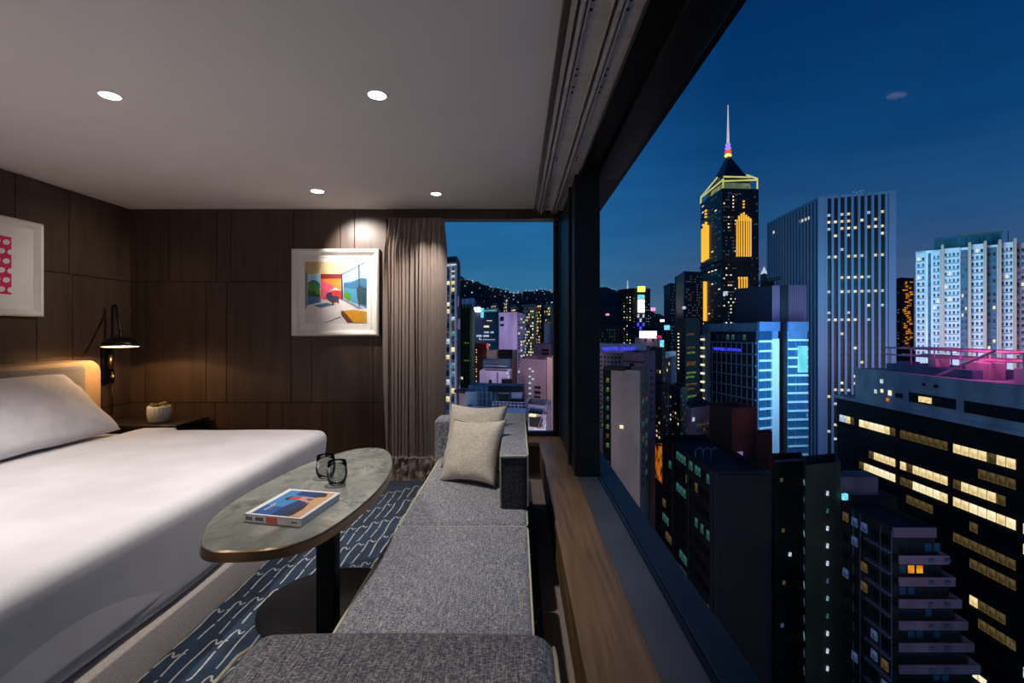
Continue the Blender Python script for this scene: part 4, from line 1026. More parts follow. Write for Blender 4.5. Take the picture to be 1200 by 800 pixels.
# hotel with blue lettering
T = Tower('hotel_building', 'pale hotel block with blue illuminated lettering and square windows', (694, 126), (729, 120), (762, 124), 405.5, 'city_concrete')
zs1, zs0 = zat(402.5, 118), zat(413.5, 118)
o = bx('sign_wall', 'city_pale', T.L.x - .5, at(758, 0, 118).x, T.C.y - 1.6, T.C.y - 1.1, zs0, zs1, T.root)
mt_ = Matrix(((1.0, 0, 0, at(725.5, 0, T.C.y - 1.7).x), (0, 0, -1, T.C.y - 1.72), (.04, 1.35, 0, zat(408.6, T.C.y - 1.7)), (0, 0, 0, 1)))
lettering('NOVOTEL CENTURY', 'sign_blue', .86, mt_, T.root)
T.grid('L', .25, .98, 6, zat(505, 122), zat(416, 122), 17, .42, .5, [('glass_black', 1)], 2)
T.grid('L', .3, .42, 1, zat(505, 122), zat(440, 122), 6, .3, .3, [('win_green', 1), ('win_dim', 1)], 2); T.done()
T = Tower('mauve_block', 'mauve block behind the beige wall tower below the hotel lettering', (731.5, 92), (755, 88), (768, 96), 413, 'city_mauve')
T.putpx('window', 'city_black', 'L', 739, 743, 425.5, 430, .3, .1); T.putpx('parapet_line', 'city_brown', 'L', 731.5, 755, 423, 424, .4, .2)
T.grid('R', .3, .9, 1, zat(500, 90), T.zt - 3, 8, .3, .3, [('city_brown', 1)], 1); T.done()
T = Tower('beige_tower', 'beige tower with a blank wall and one lit window', (716, 76), (750, 73), (760, 80), 434, 'city_beige')
T.putpx('window', 'win_cream', 'L', 726.8, 730.5, 498, 501.8, .3, .05); T.putpx('roof_parapet', 'city_black', 'L', 709, 733, 429.5, 434, 2, -1)
T.grid('R', .15, .9, 2, zat(570, 76), T.zt - 2, 14, .35, .5, [('glass_black', 3), ('win_dim', 1), ('win_teal', 1)], 4); T.done()
T = Tower('stair_tower', 'narrow dark stair tower with green and yellow windows beside the column', (706.5, 96), (716, 95), (717, 100), 432, 'city_dark')
T.grid('L', .3, .9, 1, zat(560, 95), zat(440, 95), 11, .5, .45, [('win_green', 2), ('win_teal', 2), ('win_dim', 2), (None, 1)], 7); T.done()
# signs beyond
T = Tower('sign_building', 'dark purple building carrying a glowing white billboard', (744, 210), (770, 200), (776, 215), 396, 'city_mauve')
T.putpx('billboard', 'sign_white', 'L', 753.5, 770, 387.8, 396, 2, 1.2); T.putpx('billboard_post', 'city_dark', 'L', 757, 758, 395, 400, 1, .6); T.putpx('billboard_post', 'city_dark', 'L', 766, 767, 395, 400, 1, .6)
T.putpx('red_lamp', 'sign_red', 'L', 772.5, 775, 393, 395.5, 2, 1)
T.grid('R', .0, 1, 1, zat(480, 200), T.zt - 2, 9, .5, .4, [('win_dim', 1), ('win_warm', 1)], 4); T.done()
def lamp_post(px, py, Y, mat, w, h, label, name='sign_lamp'):
    p = at(px, py, Y); t = empty(name, (p.x, p.y, GZ)); tag(t, label, 'sign')
    sw, sh = w * Y / F / 2, h * Y / F / 2
    bx('lamp_panel', mat, p.x - sw, p.x + sw, p.y - .5, p.y, p.z - sh, p.z + sh, t, b=min(.2, sh * .5)); bx('mast', 'city_dark', p.x - .25, p.x + .25, p.y, p.y + .5, GZ, p.z, t)
lamp_post(765.3, 362.3, 520, 'sign_pink', 5.5, 4, 'pink glowing sign beside the tower with the yellow roof lamp')
lamp_post(776, 375.5, 380, 'sign_white', 5, 2.6, 'small flat white light above the white square sign')
lamp_post(781.5, 383.7, 330, 'sign_cyan', 6.5, 5.5, 'square white cyan sign beside the dark twin towers')
lamp_post(775.5, 402.5, 190, 'sign_cyan', 4.5, 8.5, 'upright cyan sign under the white billboard')
lamp_post(801.5, 360.5, 360, 'win_white', 4, 3.2, 'bluish white lamp on the face of the dark towers')
T = Tower('twin_tower', 'shorter dark tower standing behind the taller dark tower by the golden skyscraper', (778, 560), (785.5, 520), (791, 524), 331.5, 'glass_navy')
T.grid('R', .1, .9, 3, zat(420, 520), T.zt - 2, 22, .6, .4, [('glass_black', 3), ('win_dim', 1), ('win_blue', 1)], 3); T.bands('L', [T.zt - 1], 2, 'city_slate', .8); T.done()
T = Tower('twin_tower', 'taller dark tower touching the golden skyscraper', (791.5, 410), (802, 370), (824, 376), 317.5, 'glass_navy')
T.grid('R', .06, .96, 8, zat(420, 370), T.zt - 3, 32, .62, .42, [('glass_black', 7), ('win_dim', 3), ('win_blue', 3)], 9); T.ribs('L', [.02, .98], 1, GZ, T.zt, 'city_slate', .6); T.done()
T = Tower('dark_tower', 'dark tower with yellow green lit floors beside the blue building', (793, 178), (803, 166), (820, 170), 372, 'city_black')
for y in (391.5, 407, 413, 424.5, 427, 436.5, 441.5, 450, 455.5, 464): T.putpx('window', 'win_green' if y in (413, 436.5, 441.5, 464) else 'win_dim', 'R', 803.5 + (y % 3), 816 - (y % 2) * 2, y - 1, y + 1.2, .3, .1)
T.grid('L', .1, .35, 1, zat(435, 170), zat(389, 170), 11, .7, .35, [('win_cream', 1)], 3); T.done()
for i, (l, c, r, tp, Y, mt, lb) in enumerate(((762, 776, 780, 408, 150, 'city_dark', 'dark block with scattered warm windows beside the mauve block under the hotel lettering'), (776, 786, 796, 418, 195, 'city_slate', 'grey block with a pale roof room in the middle of the dark streets'),
        (784, 797, 806, 455, 126, 'city_dark', 'low dark block below the grey roof room block'), (762, 775, 782, 452, 118, 'city_brown', 'low brown block standing over the orange lit street'))):
    T = Tower('city_block', lb, (l, Y * 1.08), (c, Y), (r, Y * 1.05), tp, mt)
    T.grid('L', .05, .95, 4, zat(540, Y), T.zt - 1.5, 14, .35, .4, [('win_dim', 1), ('win_warm', 1), (None, 6), ('glass_black', 3)], i + 30)
    T.grid('R', .05, .95, 4, zat(540, Y), T.zt - 1.5, 14, .4, .4, [('win_teal', 1), ('win_dim', 1), (None, 6), ('glass_black', 3)], i + 40)
    if i == 1: T.putpx('roof_room', 'city_white', 'R', 779 + 8, 795, 412, 419, 2, -2)
    T.done()
T = Tower('pink_house', 'pinkish house with a dark pitched roof below the blue building', (805, 112), (810, 106), (832, 110), 477, 'city_pinkish')
m = MB(); p = [T.L, T.C, T.R, T.D]; zt_ = T.zt; ce = sum(p, Vector()) / 4; ap = Vector((ce.x, ce.y, zt_ + 2.2))
q = [ce + (v - ce) * 1.12 for v in p]
m.add([(v.x, v.y, zt_ - .1) for v in q] + [ap], [(0, 1, 4), (1, 2, 4), (2, 3, 4), (3, 0, 4), (3, 2, 1, 0)]); m.build('pitched_roof', 'city_roof', T.root)
T.putpx('window', 'win_white', 'R', 809.5 + 2, 813, 489, 493, .3, .1); T.grid('R', .25, .95, 4, zat(520, 108), zat(494, 108), 4, .4, .4, [('city_dark', 2), ('win_dim', 1)], 5); T.done()
# orange street: a glowing box stands in for its light
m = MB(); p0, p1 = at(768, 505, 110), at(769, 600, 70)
m.box(p0.x - .6, p0.x + .9, 96, 108, zat(572, 100), zat(530, 100)); q = m.build('street_glow_box', 'street_orange'); tag(q, 'glow box put in for the orange lit narrow street', 'glowbox')

# golden skyscraper
Yc = 620
T = Tower('golden_skyscraper', 'tall skyscraper with gold light strips and a spired lit crown', (821, Yc * 1.12), (846, Yc), (889, Yc * 1.005), 220.5, 'glass_navy', roof='glass_black')
B = T
zt_, zb_ = T.zt, zat(400, Yc)
T.grid('L', .04, .96, 6, zb_, zt_ - 4, 44, .6, .35, [('glass_black', 9), ('win_teal', 1), ('win_dim', 2), ('win_cream', 1)], 2)
T.grid('R', .03, .40, 6, zb_, zt_ - 4, 44, .62, .4, [('glass_black', 9), ('win_blue', 2), ('win_cream', 2), ('win_dim', 2)], 3)
T.grid('R', .80, .98, 3, zb_, zt_ - 4, 44, .62, .4, [('glass_black', 9), ('win_teal', 1), ('win_dim', 1)], 4)
T.bands('R', [zat(y, Yc) for y in (306, 312, 318)], 3.0, 'city_brown', 1.2); T.bands('L', [zat(y, Yc * 1.06) for y in (310, 316)], 3.0, 'city_brown', 1.2)
for k, (px, t0) in enumerate(((863, 258), (865.6, 253), (868.4, 250.5), (871.2, 249), (874, 252), (876.6, 254), (879, 256))): T.putpx('gold_strip', 'neon_gold', 'R', px - .62, px + .62, t0, 300.5, 2, 1)
T.putpx('gold_panel', 'neon_gold_dim', 'R', 862, 880, 259, 300, 1.2, .6)
for k, px in enumerate((865.5, 868.7, 871.8, 874.6)): T.putpx('gold_strip', 'neon_gold', 'R', px - .65, px + .65, 324.5, 343, 2, 1)
T.putpx('gold_panel', 'neon_gold_dim', 'R', 864.7, 875.5, 327, 343, 1.2, .6)
for k, (px, t0) in enumerate(((824, 268), (826, 263), (828.2, 260), (830.4, 264))): T.putpx('gold_strip', 'neon_gold', 'L', px - .6, px + .6, t0, 307 - k * 1.3, 2.4, 1)
for k, px in enumerate((824.8, 827.4)): T.putpx('gold_strip', 'neon_gold', 'L', px - 1, px + 1, 330, 376, 2.4, 1)
for y in (236, 239.5, 243): T.putpx('gold_dot', 'neon_gold', 'R', 870.4, 871.8, y - .8, y + .8, 2, 1)
for y in (247, 250.5, 254): T.putpx('gold_dot', 'neon_gold', 'L', 827.2, 828.4, y - .8, y + .8, 2, 1)
T.putpx('lamp', 'win_white', 'R', 847.5, 851.5, 341.5, 346, 3, 1.5)
T.done()
# crown
ce = (T.L + T.R) / 2; Yk = ce.y
def ringp(hw, z): return [Vector((ce.x + hw * x, ce.y + hw * y, z)) for x, y in ((-1, 0), (0, -1), (1, 0), (0, 1))]
m = MB(); w0 = (878 - 830) / 2 * Yk / F
r0 = [Vector((v.x, v.y, 0)) for v in (T.L, T.C, T.R, T.D)]
def shrink(k, z): return [Vector((ce.x + (v.x - ce.x) * k, ce.y + (v.y - ce.y) * k, z)) for v in r0]
zc1, zc2, zap = zat(207, Yc), zat(196, Yc), zat(183, Yk)
ring_solid(m, [shrink(.8, zt_ - 1), shrink(.70, zc1), shrink(.52, zc2), shrink(.05, zap)]); m.build('crown_pyramid', 'glass_navy', T.root)
m = MB(); a, b, c_, d_ = shrink(.83, zt_ + 1); a2, b2, c2_, d2 = shrink(.76, zc1 - 5)
m.add([b.lerp(c_, .02), b.lerp(c_, .95), b2.lerp(c2_, .95), b2.lerp(c2_, .02)], [(0, 1, 2, 3)]); q = m.build('crown_glow', 'crown_pale', T.root); q['label'] = 'lit pale green crown glazing'
m = MB(); m.add([a.lerp(b, .3), a.lerp(b, .95), a2.lerp(b2, .95), a2.lerp(b2, .3)], [(0, 1, 2, 3)]); m.build('crown_glow', 'crown_pale', T.root)
for seq in ([shrink(1, zt_)[0], shrink(.98, zat(212, Yc))[0], shrink(.62, zat(197, Yc))[0].lerp(shrink(.62, zat(197, Yc))[1], .5)], [shrink(.96, zt_)[2], shrink(.96, zat(208, Yc))[2], shrink(.62, zat(200, Yc))[2]],
            [shrink(.84, zt_)[1], shrink(.80, zat(207, Yc))[1]], [shrink(.8, zat(210, Yc))[1], shrink(.92, zat(209, Yc))[2]], [shrink(.74, zat(204, Yc))[1], shrink(.74, zat(204, Yc))[2]], [shrink(.93, zat(212, Yc))[0], shrink(.80, zat(208, Yc))[1]]):
    m = MB(); m.tube(seq, 1.1, 6); m.build('crown_beam', 'crown_light', T.root)
zz0 = zat(183, Yk)
for k, mt in enumerate(('sign_yellow', 'beacon_red', 'beacon_violet', 'beacon_violet')):
    m = MB(); r = (4.6, 4.4, 4.0, 3.2)[k]; m.lathe([(r * .6, 0), (r, 1), (r, 3), (r * .6, 4)], (ce.x, ce.y, zz0 + k * 4.8 - 1), 12); m.build('beacon_ring', mt, T.root, True)
m = MB(); m.tube([(ce.x, ce.y, zz0 - 2), (ce.x, ce.y, zz0 + 18), (ce.x, ce.y, zat(145, Yk)), (ce.x, ce.y, zat(123, Yk))], [2.4, 2.0, 1.2, .5], 8); m.build('spire', 'mast_light', T.root, True)

# ribbed skyscraper
Yc = 262
T = Tower('ribbed_skyscraper', 'wide blue skyscraper with pale vertical ribs on both faces', (900.5, Yc * 1.238), (960, Yc), (1046, Yc * .957), 232, 'glass_navy', parapet=2)
zt_ = T.zt
T.ribs('R', [i / 11 for i in range(1, 11)], 1.1, GZ, zt_ + .4, 'rib_blue', 1.4)
T.ribs('R', [.022, .985], 3.2, GZ, zt_ + .4, 'rib_blue', 1.5, 'corner_pier')
T.ribs('L', [i / 17 for i in range(0, 18)], .9, GZ, zt_ + .4, 'rib_blue', .8)
T.put('top_band', 'rib_blue', 'R', 0, 1, zt_ - .8, zt_ + .4, 1.4, .7); T.put('top_band', 'rib_blue', 'L', 0, 1, zt_ - .8, zt_ + .4, .8, .4)
zf = [zt_ - 6 - i * 3.75 for i in range(38)]; rnd = random.Random(14)
rowp = [rnd.choice([0, 0, .08, .1, .45, .6]) for _ in zf]
for j, z in enumerate(zf):
    for i in range(11):
        lit = rnd.random() < rowp[j]; L_ = T.face('R')[1].length
        T.wins.append((rnd.choice(['win_cream', 'win_warm', 'win_white']) if lit else 'glass_black', 'R', (i + .5) / 11, z, L_ / 11 * (.42 if lit else .72), 1.3 if lit else 2.2, .2, .05))
    for i in range(17):
        if rnd.random() < .7: T.wins.append(('glass_teal', 'L', (i + .5) / 17, z, T.face('L')[1].length / 17 * .7, 2.3, .2, .05))
for (i, y) in ((1.8, 272), (11.4, 259), (12.4, 257.5), (13.4, 256)): T.wins.append(('win_cream', 'L', (i + .5) / 17, zat(y, Yc * (1.238 - .238 * (i + .5) / 17)), 2.6, 1.6, .3, .2))
T.done()
# small far peak; its roof glows itself to look lit
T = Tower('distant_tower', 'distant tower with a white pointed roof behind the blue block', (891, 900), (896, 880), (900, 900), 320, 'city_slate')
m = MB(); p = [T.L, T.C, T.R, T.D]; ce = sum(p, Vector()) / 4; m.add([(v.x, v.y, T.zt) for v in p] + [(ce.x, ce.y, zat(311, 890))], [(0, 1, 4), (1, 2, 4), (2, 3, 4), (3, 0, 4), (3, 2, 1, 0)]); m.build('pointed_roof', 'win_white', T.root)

# navy top block + blue floodlit building
T = Tower('blue_building', 'blue floodlit building with white window bands and a dark navy top', (823, 178), (888, 150), (912, 153.2), 378, 'city_blue', parapet=1.2)
zt_ = T.zt; zlo = zat(560, 150)
u0 = T.u('L', 833.5)
T.put('glass_wall', 'glass_navy', 'L', u0, .985, zlo, zt_ - 2.8, .4, .2)
nf = 17; ph = 3.55
for k in range(1, nf): T.put('floor_band', 'city_slate', 'L', u0, .99, zt_ - 2.8 - k * ph - .22, zt_ - 2.8 - k * ph + .22, .5, .4)
for k in range(9): uu = u0 + (.985 - u0) * (k + .5) / 9; T.put('mullion', 'city_slate', 'L', uu - .003, uu + .003, zlo, zt_ - 6, .5, .35)
T.grid('L', .93 * u0, u0 * 1.02, 1, zlo, zt_ - 3, 18, .4, .4, [('win_white', 1)], 3, .5)
for k in range(10): T.put('slat_light', 'win_cream', 'L', .005, .05, zt_ - 6 - k * 3.1, zt_ - 5.3 - k * 3.1, 1, .4)
T.grid('L', u0 + .1, .95, 7, zt_ - 6, zt_ - 3.2, 1, .5, .6, [('win_teal', 1), ('glass_teal', 1), (None, 1)], 12, .6, out=.2)
lettering('NOVOTEL CENTURY', 'sign_blue', 1.55, face_text_mtx(T, 'L', (T.u('L', 836) + T.u('L', 872)) / 2, zat(409.5, 163), .6, -1.0, .9), T.root, 'reflected_lettering')  # mirrored glowing letters stand in for a reflection of the sign
ur = T.u('R', 903.5)
T.put('white_top_band', 'city_blue', 'R', -.01, 1.0, zt_ - 2.6, zt_ + .3, .8, .3)
for k in range(1, 17):
    z = zt_ - 2.8 - k * 3.0
    T.put('floor_band', 'city_white', 'R', .01, ur, z - .32, z + .32, .5, .3); T.put('window', 'glass_blue', 'R', .05, ur * .55, z - 2.6, z - .4, .3, .1); T.put('window', 'glass_blue', 'R', ur * .65, ur * .95, z - 2.6, z - .4, .3, .1)
T.put('glass_strip', 'glass_teal', 'R', .02, ur, zt_ - 5.6, zt_ - 2.7, .4, .15)
T.put('blank_pier', 'city_white', 'R', ur, .97, zlo, zt_ - 5, .8, .2)
T.done()
T2 = Tower('x', '', (911, 155), (922.5, 150.5), (946, 151.5), 378, 'city_blue', root=T.root)
T2.put('dark_recess', 'glass_black', 'L', 0, 1, zlo, T2.zt, .3, .1)
T2.put('white_top_band', 'city_blue', 'R', 0, 1, T2.zt - 2.6, T2.zt + .3, .8, .3)
for k in range(0, 17):
    z = T2.zt - 5.4 - k * 2.75
    T2.put('floor_band', 'city_white', 'R', .01, .99, z - .3, z + .3, .5, .3)
    if k: T2.put('window', 'glass_blue', 'R', .05, .38, z + .4, z + 2.4, .3, .1); T2.put('window', 'glass_blue', 'R', .46, .58, z + .4, z + 2.4, .3, .1); T2.put('window', 'glass_blue', 'R', .64, .95, z + .4, z + 2.4, .3, .1)
T2.putpx('lit_screen', 'sign_cyan', 'R', 934, 944.5, 405, 436, .6, .5)
T3 = Tower('x', '', (862, 172), (905, 160), (944, 158), 334.5, 'glass_navy', root=T.root, bot=zat(386, 160))
T3.ribs('R', [i / 24 for i in range(0, 25)], .22, T3.bot, T3.zt, 'city_mauve', .3)
T3.put('plum_panel', 'city_mauve', 'R', .0, .22, T3.bot, T3.zt, .3, .05); T3.put('dark_gap', 'glass_black', 'R', .24, .46, T3.bot, T3.zt + .1, .7, .3)
# crane
cr = empty('roof_crane', (xy(893, 168).x, 168, T3.zt)); tag(cr, 'dark construction crane lying on the navy roof', 'crane')
z_ = T3.zt
m = MB(); a, b = at(884, 333.5, 168), at(915, 326.5, 168)
for off in (0, .9): m.tube([a + Vector((0, off, 0)), b + Vector((0, off, 0))], .22, 6)
for i in range(12): p = a.lerp(b, i / 12); q = a.lerp(b, (i + 1) / 12); m.tube([p + Vector((0, 0, 0)), q + Vector((0, .9, .8))], .13, 5); 
m.tube([a + Vector((0, .5, .8)), b + Vector((0, .5, .8))], .18, 6); m.build('jib', 'city_black', cr)
m = MB(); p = at(899, 334, 168); m.rbox((p.x, p.y, z_ + 1.2), (3.4, 2.6, 2.4), .3, (1, 1, 1), 2); m.build('cab', 'city_black', cr)
m = MB(); m.tube([(p.x, p.y, z_ - .2), (p.x, p.y, z_ + 2), (p.x - 1, p.y, z_ + 3.8)], .3, 6); m.build('mast', 'city_black', cr)
# amber building
T = Tower('amber_building', 'dark building with amber light patterns between the ribbed tower and the flats', (1042, 330), (1056, 312), (1071, 316), 325, 'city_black')
T.grid('L', .1, .9, 3, zat(405, 312), T.zt - 3, 22, .5, .35, [('win_dim', 1), ('win_violet', 1), (None, 4)], 3)
rnd = random.Random(2)
for k in range(34):
    y = 330 + k * 2.3
    for _ in range(2): px = rnd.uniform(1057.5, 1066.5); w_ = rnd.uniform(1, 3.2); T.putpx('amber_light', rnd.choice(['win_amber', 'neon_gold_dim', 'win_amber']), 'R', px, min(1069, px + w_), y, y + rnd.uniform(.8, 1.8), .6, .3)
T.done()
# floodlit flats on the right
Yc = 225
ap = Tower('floodlit_flats', 'long pale apartment slab floodlit in cyan and lilac', (1073, Yc * 1.03), (1104, Yc), (1230, Yc * .90), 292, 'city_white', parapet=1.5)
fl = 2.95
def bay(px0, px1, top_, out, mats, nwin, seed, pier=True):
    """projecting bay on the long face between two columns"""
    Y = Yc; f = 'R' if px0 >= 1103 else 'L'
    u0, u1 = ap.u(f, px0), ap.u(f, px1); a, d, n = ap.face(f); Yb = a.y + d.y * (u0 + u1) / 2; z1 = zat(top_, Yb)
    ap.put('bay', mats, f, u0, u1, GZ, z1, out * 2, 0)
    r = random.Random(seed); cw = (u1 - u0) / nwin
    for j in range(16):
        z = z1 - 3 - j * fl
        for i in range(nwin):
            mt = r.choice(['glass_navy', 'glass_navy', 'glass_navy', 'glass_blue', 'glass_blue', 'win_violet', 'win_cream' if r.random() < .35 else 'glass_blue'])
            ap.wins.append((mt, f, u0 + cw * (i + .5), z, cw * d.length * .5, 1.35, .16, out + .02))
        if j % 1 == 0 and nwin > 1: ap.wins.append(('city_concrete', f, (u0 + u1) / 2, z - 1.1, (u1 - u0) * d.length * .8, .28, .5, out + .1))
bay(1074, 1085, 296.5, 1.2, 'city_white', 2, 1); bay(1087.5, 1091, 297, .4, 'city_blue', 1, 2); bay(1093, 1102, 294, .9, 'city_white', 2, 3)
bay(1106, 1125, 291, 1.6, 'city_white', 4, 4); bay(1126, 1134, 293, .3, 'city_blue', 2, 5); bay(1137, 1153, 286.5, 1.6, 'city_white', 3, 6)
bay(1156, 1168, 290, .3, 'city_blue', 2, 7); bay(1172, 1187, 284.5, 1.6, 'city_white', 3, 8); bay(1190, 1201, 285, .8, 'city_pinkish', 2, 9); bay(1203, 1220, 284, 1.6, 'city_white', 3, 10)
for px in (1104.5, 1136, 1154, 1171, 1188.5): ap.ribs('R', [ap.u('R', px)], .9, GZ, zat(288, Yc), 'city_peach', 4.2, 'pier')
ap.done()
T2 = Tower('x', '', (1094, Yc * 1.06), (1123, Yc * 1.03), (1174, Yc * .985), 276, 'city_blue', root=ap.root, bot=ap.zt - 2)
T2.grid('R', .03, .97, 9, T2.bot + 2.5, T2.zt - .9, 1, .7, .9, [('glass_teal', 1), ('glass_blue', 1)], 3); T2.grid('L', .03, .97, 5, T2.bot + 2.5, T2.zt - .9, 1, .7, .9, [('glass_teal', 1), ('glass_blue', 1)], 4); T2.put('roof_slab', 'city_concrete', 'R', -.02, 1.02, T2.zt - .5, T2.zt + .4, 2, 0); T2.done()
m = MB(); p = xy(1189, Yc); m.tube([(p.x, p.y + 3, ap.zt), (p.x, p.y + 3, ap.zt + 9)], .15, 6); m.build('antenna', 'city_dark', ap.root)

# large office block lower right: its long wall runs parallel to ours
XW = 84.0
sY = lambda px: XW * F / (px - 606)
T = Tower('office_building', 'large black office building with rows of warm lit windows', (981, sY(981)), (1260, sY(1260)), (1300, sY(1260)), 388 + (1260 - 606) * .198, 'glass_black', parapet=.5)
a, d, n = T.face('L')
def uX(px): return T.u('L', px)
def zs(s): return EYE - s * XW
pitch_ = .0405
bays = [(984, 1001, 4), (1007, 1049.5, 7), (1055, 1111, 7), (1117, 1191, 7), (1199, 1262, 5)]
lit = {0: [(984, 1001, 'win_white'), (1007, 1049, 'win_cream'), (1062, 1109, 'win_dim'), (1117, 1191, 'win_warm')], 1: [(1150, 1191, 'win_dim')],
       2: [(1022, 1049, 'win_dim' ), (1055, 1107, 'win_warm'), (1117, 1166, 'win_warm')], 3: [(1008, 1049, 'win_cream'), (1055, 1111, 'win_cream'), (1117, 1191, 'win_cream'), (1199, 1215, 'win_cream')],
       5: [(1118, 1190, 'win_dim')], 6: [(1142, 1186, 'win_dim'), (1055, 1075, 'win_dim')], 4: [(1199, 1230, 'win_warm'), (1060, 1090, 'win_dim')], 8: [(1137, 1152, 'win_warm'), (1152, 1175, 'win_dim')], 9: [(1152, 1185, 'win_dim')], 12: [(1138, 1152, 'win_cream')], 11: [(1194, 1210, 'win_green')], 10: [(1199, 1225, 'win_white')]}
rnd = random.Random(8)
for r in range(0, 15):
    s0 = .2575 + r * pitch_; z1, z0 = zs(s0), zs(s0 + .0200)
    for (p0, p1, nw) in bays:
        y0, y1 = sY(p0), sY(p1)
        for i in range(nw):
            ya = y0 + (y1 - y0) * (i + .06) / nw; yb = y0 + (y1 - y0) * (i + .94) / nw; pxm = 606 + XW * F / ((ya + yb) / 2)
            mt = None
            for (a0, a1, mm) in lit.get(r, []):
                if a0 - 1 <= pxm <= a1 + 1: mt = mm
            if mt and mt != 'win_dim' and rnd.random() < .22: mt = 'win_dim' if rnd.random() < .5 else 'win_warm'
            if r == 2 and 1022 <= pxm <= 1049: mt = 'win_warm'
            if mt is None: mt = 'glass_navy' if rnd.random() > .03 else 'win_dim'
            um = ((ya + yb) / 2 - T.L.y) / (T.C.y - T.L.y)
            T.wins.append((mt, 'L', um, (z0 + z1) / 2, abs(yb - ya), z1 - z0, .12, .04))
for r in range(0, 15):
    s0 = .2575 + r * pitch_; T.put('spandrel', 'city_black', 'L', 0, 1, zs(s0 + .0335), zs(s0 + .0235), .3, .12)
T.done()
# roof storey of pale blue
def xslab(name, mat, p0, p1, s0, s1, xoff=0, thick=14, parent=None):
    y0, y1 = sorted((sY(p0), sY(p1))); return bx(name, mat, XW + xoff, XW + xoff + thick, y0, y1, zs(s1), zs(s0), parent)
xslab('roof_storey', 'parapet_blue', 1004, 1280, .108, .1975, -.4, 16, T.root)
xslab('roof_edge', 'parapet_blue', 981, 1280, .1975, .207, -.7, 3, T.root)
xslab('roof_step', 'city_blue', 1031, 1130, .088, .112, 1.5, 10, T.root)
for (p0, p1, s0, s1, mt) in ((1068, 1123, .154, .178, 'glass_black'), (1133, 1250, .154, .18, 'glass_black'), (1080, 1095, .160, .174, 'win_warm'), (1083.5, 1087, .127, .134, 'city_black'), (1097, 1102, .127, .134, 'city_black'),
        (1027, 1029.5, .162, .172, 'win_white'), (1034.5, 1037, .158, .167, 'win_cream'), (1043.5, 1047, .158, .171, 'win_cream'), (1052, 1055, .162, .173, 'city_dark'), (1056, 1060, .162, .173, 'city_dark'), (1034, 1037, .131, .142, 'win_white'), (1041, 1044, .18, .188, 'win_amber')):
    xslab('roof_storey_window', mt, p0, p1, s0, s1, -.55 - (.1 if mt.startswith('win') and p0 == 1080 else 0), .3, T.root)
# roof steelwork, lit pink
rs = empty('roof_steelwork', (XW + 10, 95, zs(.1))); tag(rs, 'pink lit steel frames and tanks on the office building roof', 'steelwork')
m = MB(); zr = zs(.108)
ztop = zat(413, 105)
for yy in (78, 84, 90, 96, 102, 108, 114):
    for xx in (XW + 4, XW + 13): m.tube([(xx, yy, zr - .2), (xx, yy, zr + 5.2)], .16, 6)
    m.tube([(XW + 4, yy, zr + 5.2), (XW + 13, yy, zr + 5.2)], .16, 6)
for xx in (XW + 4, XW + 8.5, XW + 13):
    for zz_ in (zr + 3.6, zr + 5.2): m.tube([(xx, 76, zz_), (xx, 116, zz_)], .18, 6)
m.build('steel_frame', 'city_pinkish', rs)
m = MB(); m.tube([(XW + 1, 98, zr), (XW + 1, 86, zr + 5.6)], .25, 6); m.build('diagonal_brace', 'city_pinkish', rs)
for (yy, w_, h_, mt) in ((102, 2.0, 3.4, 'city_pinkish'), (92, 5, 3.2, 'city_pinkish'), (83, 4.5, 2.6, 'city_pinkish'), (110, 3, 2.2, 'city_slate')):
    m = MB(); m.rbox((XW + 5, yy, zr + h_ / 2), (3, w_, h_), .15, (1, 1, 1), 2); m.build('plant_tank', mt, rs)

# foreground black block (centre right)
Yc = 70
T = Tower('black_office_block', 'black office block with scattered greenish lit windows just below the sill', (776, 70 * 230 / 170), (836, 70), (904, 70), 552, 'city_black', parapet=1.0)
a, d, n = T.face('L')
rnd = random.Random(5); zt_ = T.zt
sp2 = .059
groups = [(777, 788), (793, 812), (815, 832)]
litb = {0: {1: 'win_teal', 2: 'win_teal'}, 1: {0: 'win_teal', 1: 'win_dim'}, 2: {1: 'win_teal'}, 3: {2: 'win_teal'}, 4: {0: 'win_dim'}, 5: {0: 'win_teal'}, 6: {1: 'win_teal', 0: 'win_dim'}, 7: {1: 'win_teal'}, 8: {2: 'win_white'}}
XB = T.C.x
for r in range(10):
    s0 = .745 + r * .098
    for gi, (p0, p1) in enumerate(groups):
        nn = (3, 5, 5)[gi]
        for i in range(nn):
            pa = p0 + (p1 - p0) * (i + .05) / nn; pb = p0 + (p1 - p0) * (i + .9) / nn; pm = (pa + pb) / 2
            ya, yb = XB * F / (pa - 606), XB * F / (pb - 606); mt = litb.get(r, {}).get(gi)
            if mt is None or rnd.random() < .35: mt = 'glass_black' if rnd.random() < .97 else 'win_dim'
            um = ((ya + yb) / 2 - T.L.y) / (T.C.y - T.L.y); T.wins.append((mt, 'L', um, EYE - XB * (s0 + .026), abs(ya - yb), XB * .046, .15, .05))
T.ribs('L', [.98, .6, .27], .35, GZ, zt_, 'city_dark', .3); T.put('corner_pier', 'city_dark', 'R', 0, .07, GZ, zt_, .4, .1)
T.put('blank_wall', 'city_rust', 'R', .08, .95, GZ, zt_ - .5, .3, .05)
T.done()
m = MB()
for k in range(3): p = at(815 + k * 9, 535, 78); m.tube([p + Vector((0, 0, -1.5)), p + Vector((0, 0, 1.0)), p + Vector((.6, 0, 1.5)), p + Vector((1.2, 0, 1.2))], .06, 6)
m.build('roof_pipe', 'city_slate', T.root)
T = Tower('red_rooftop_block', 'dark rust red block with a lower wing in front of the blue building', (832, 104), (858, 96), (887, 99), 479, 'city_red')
T.put('dark_side', 'city_dark', 'L', 0, 1, GZ, T.zt, .2, .05)
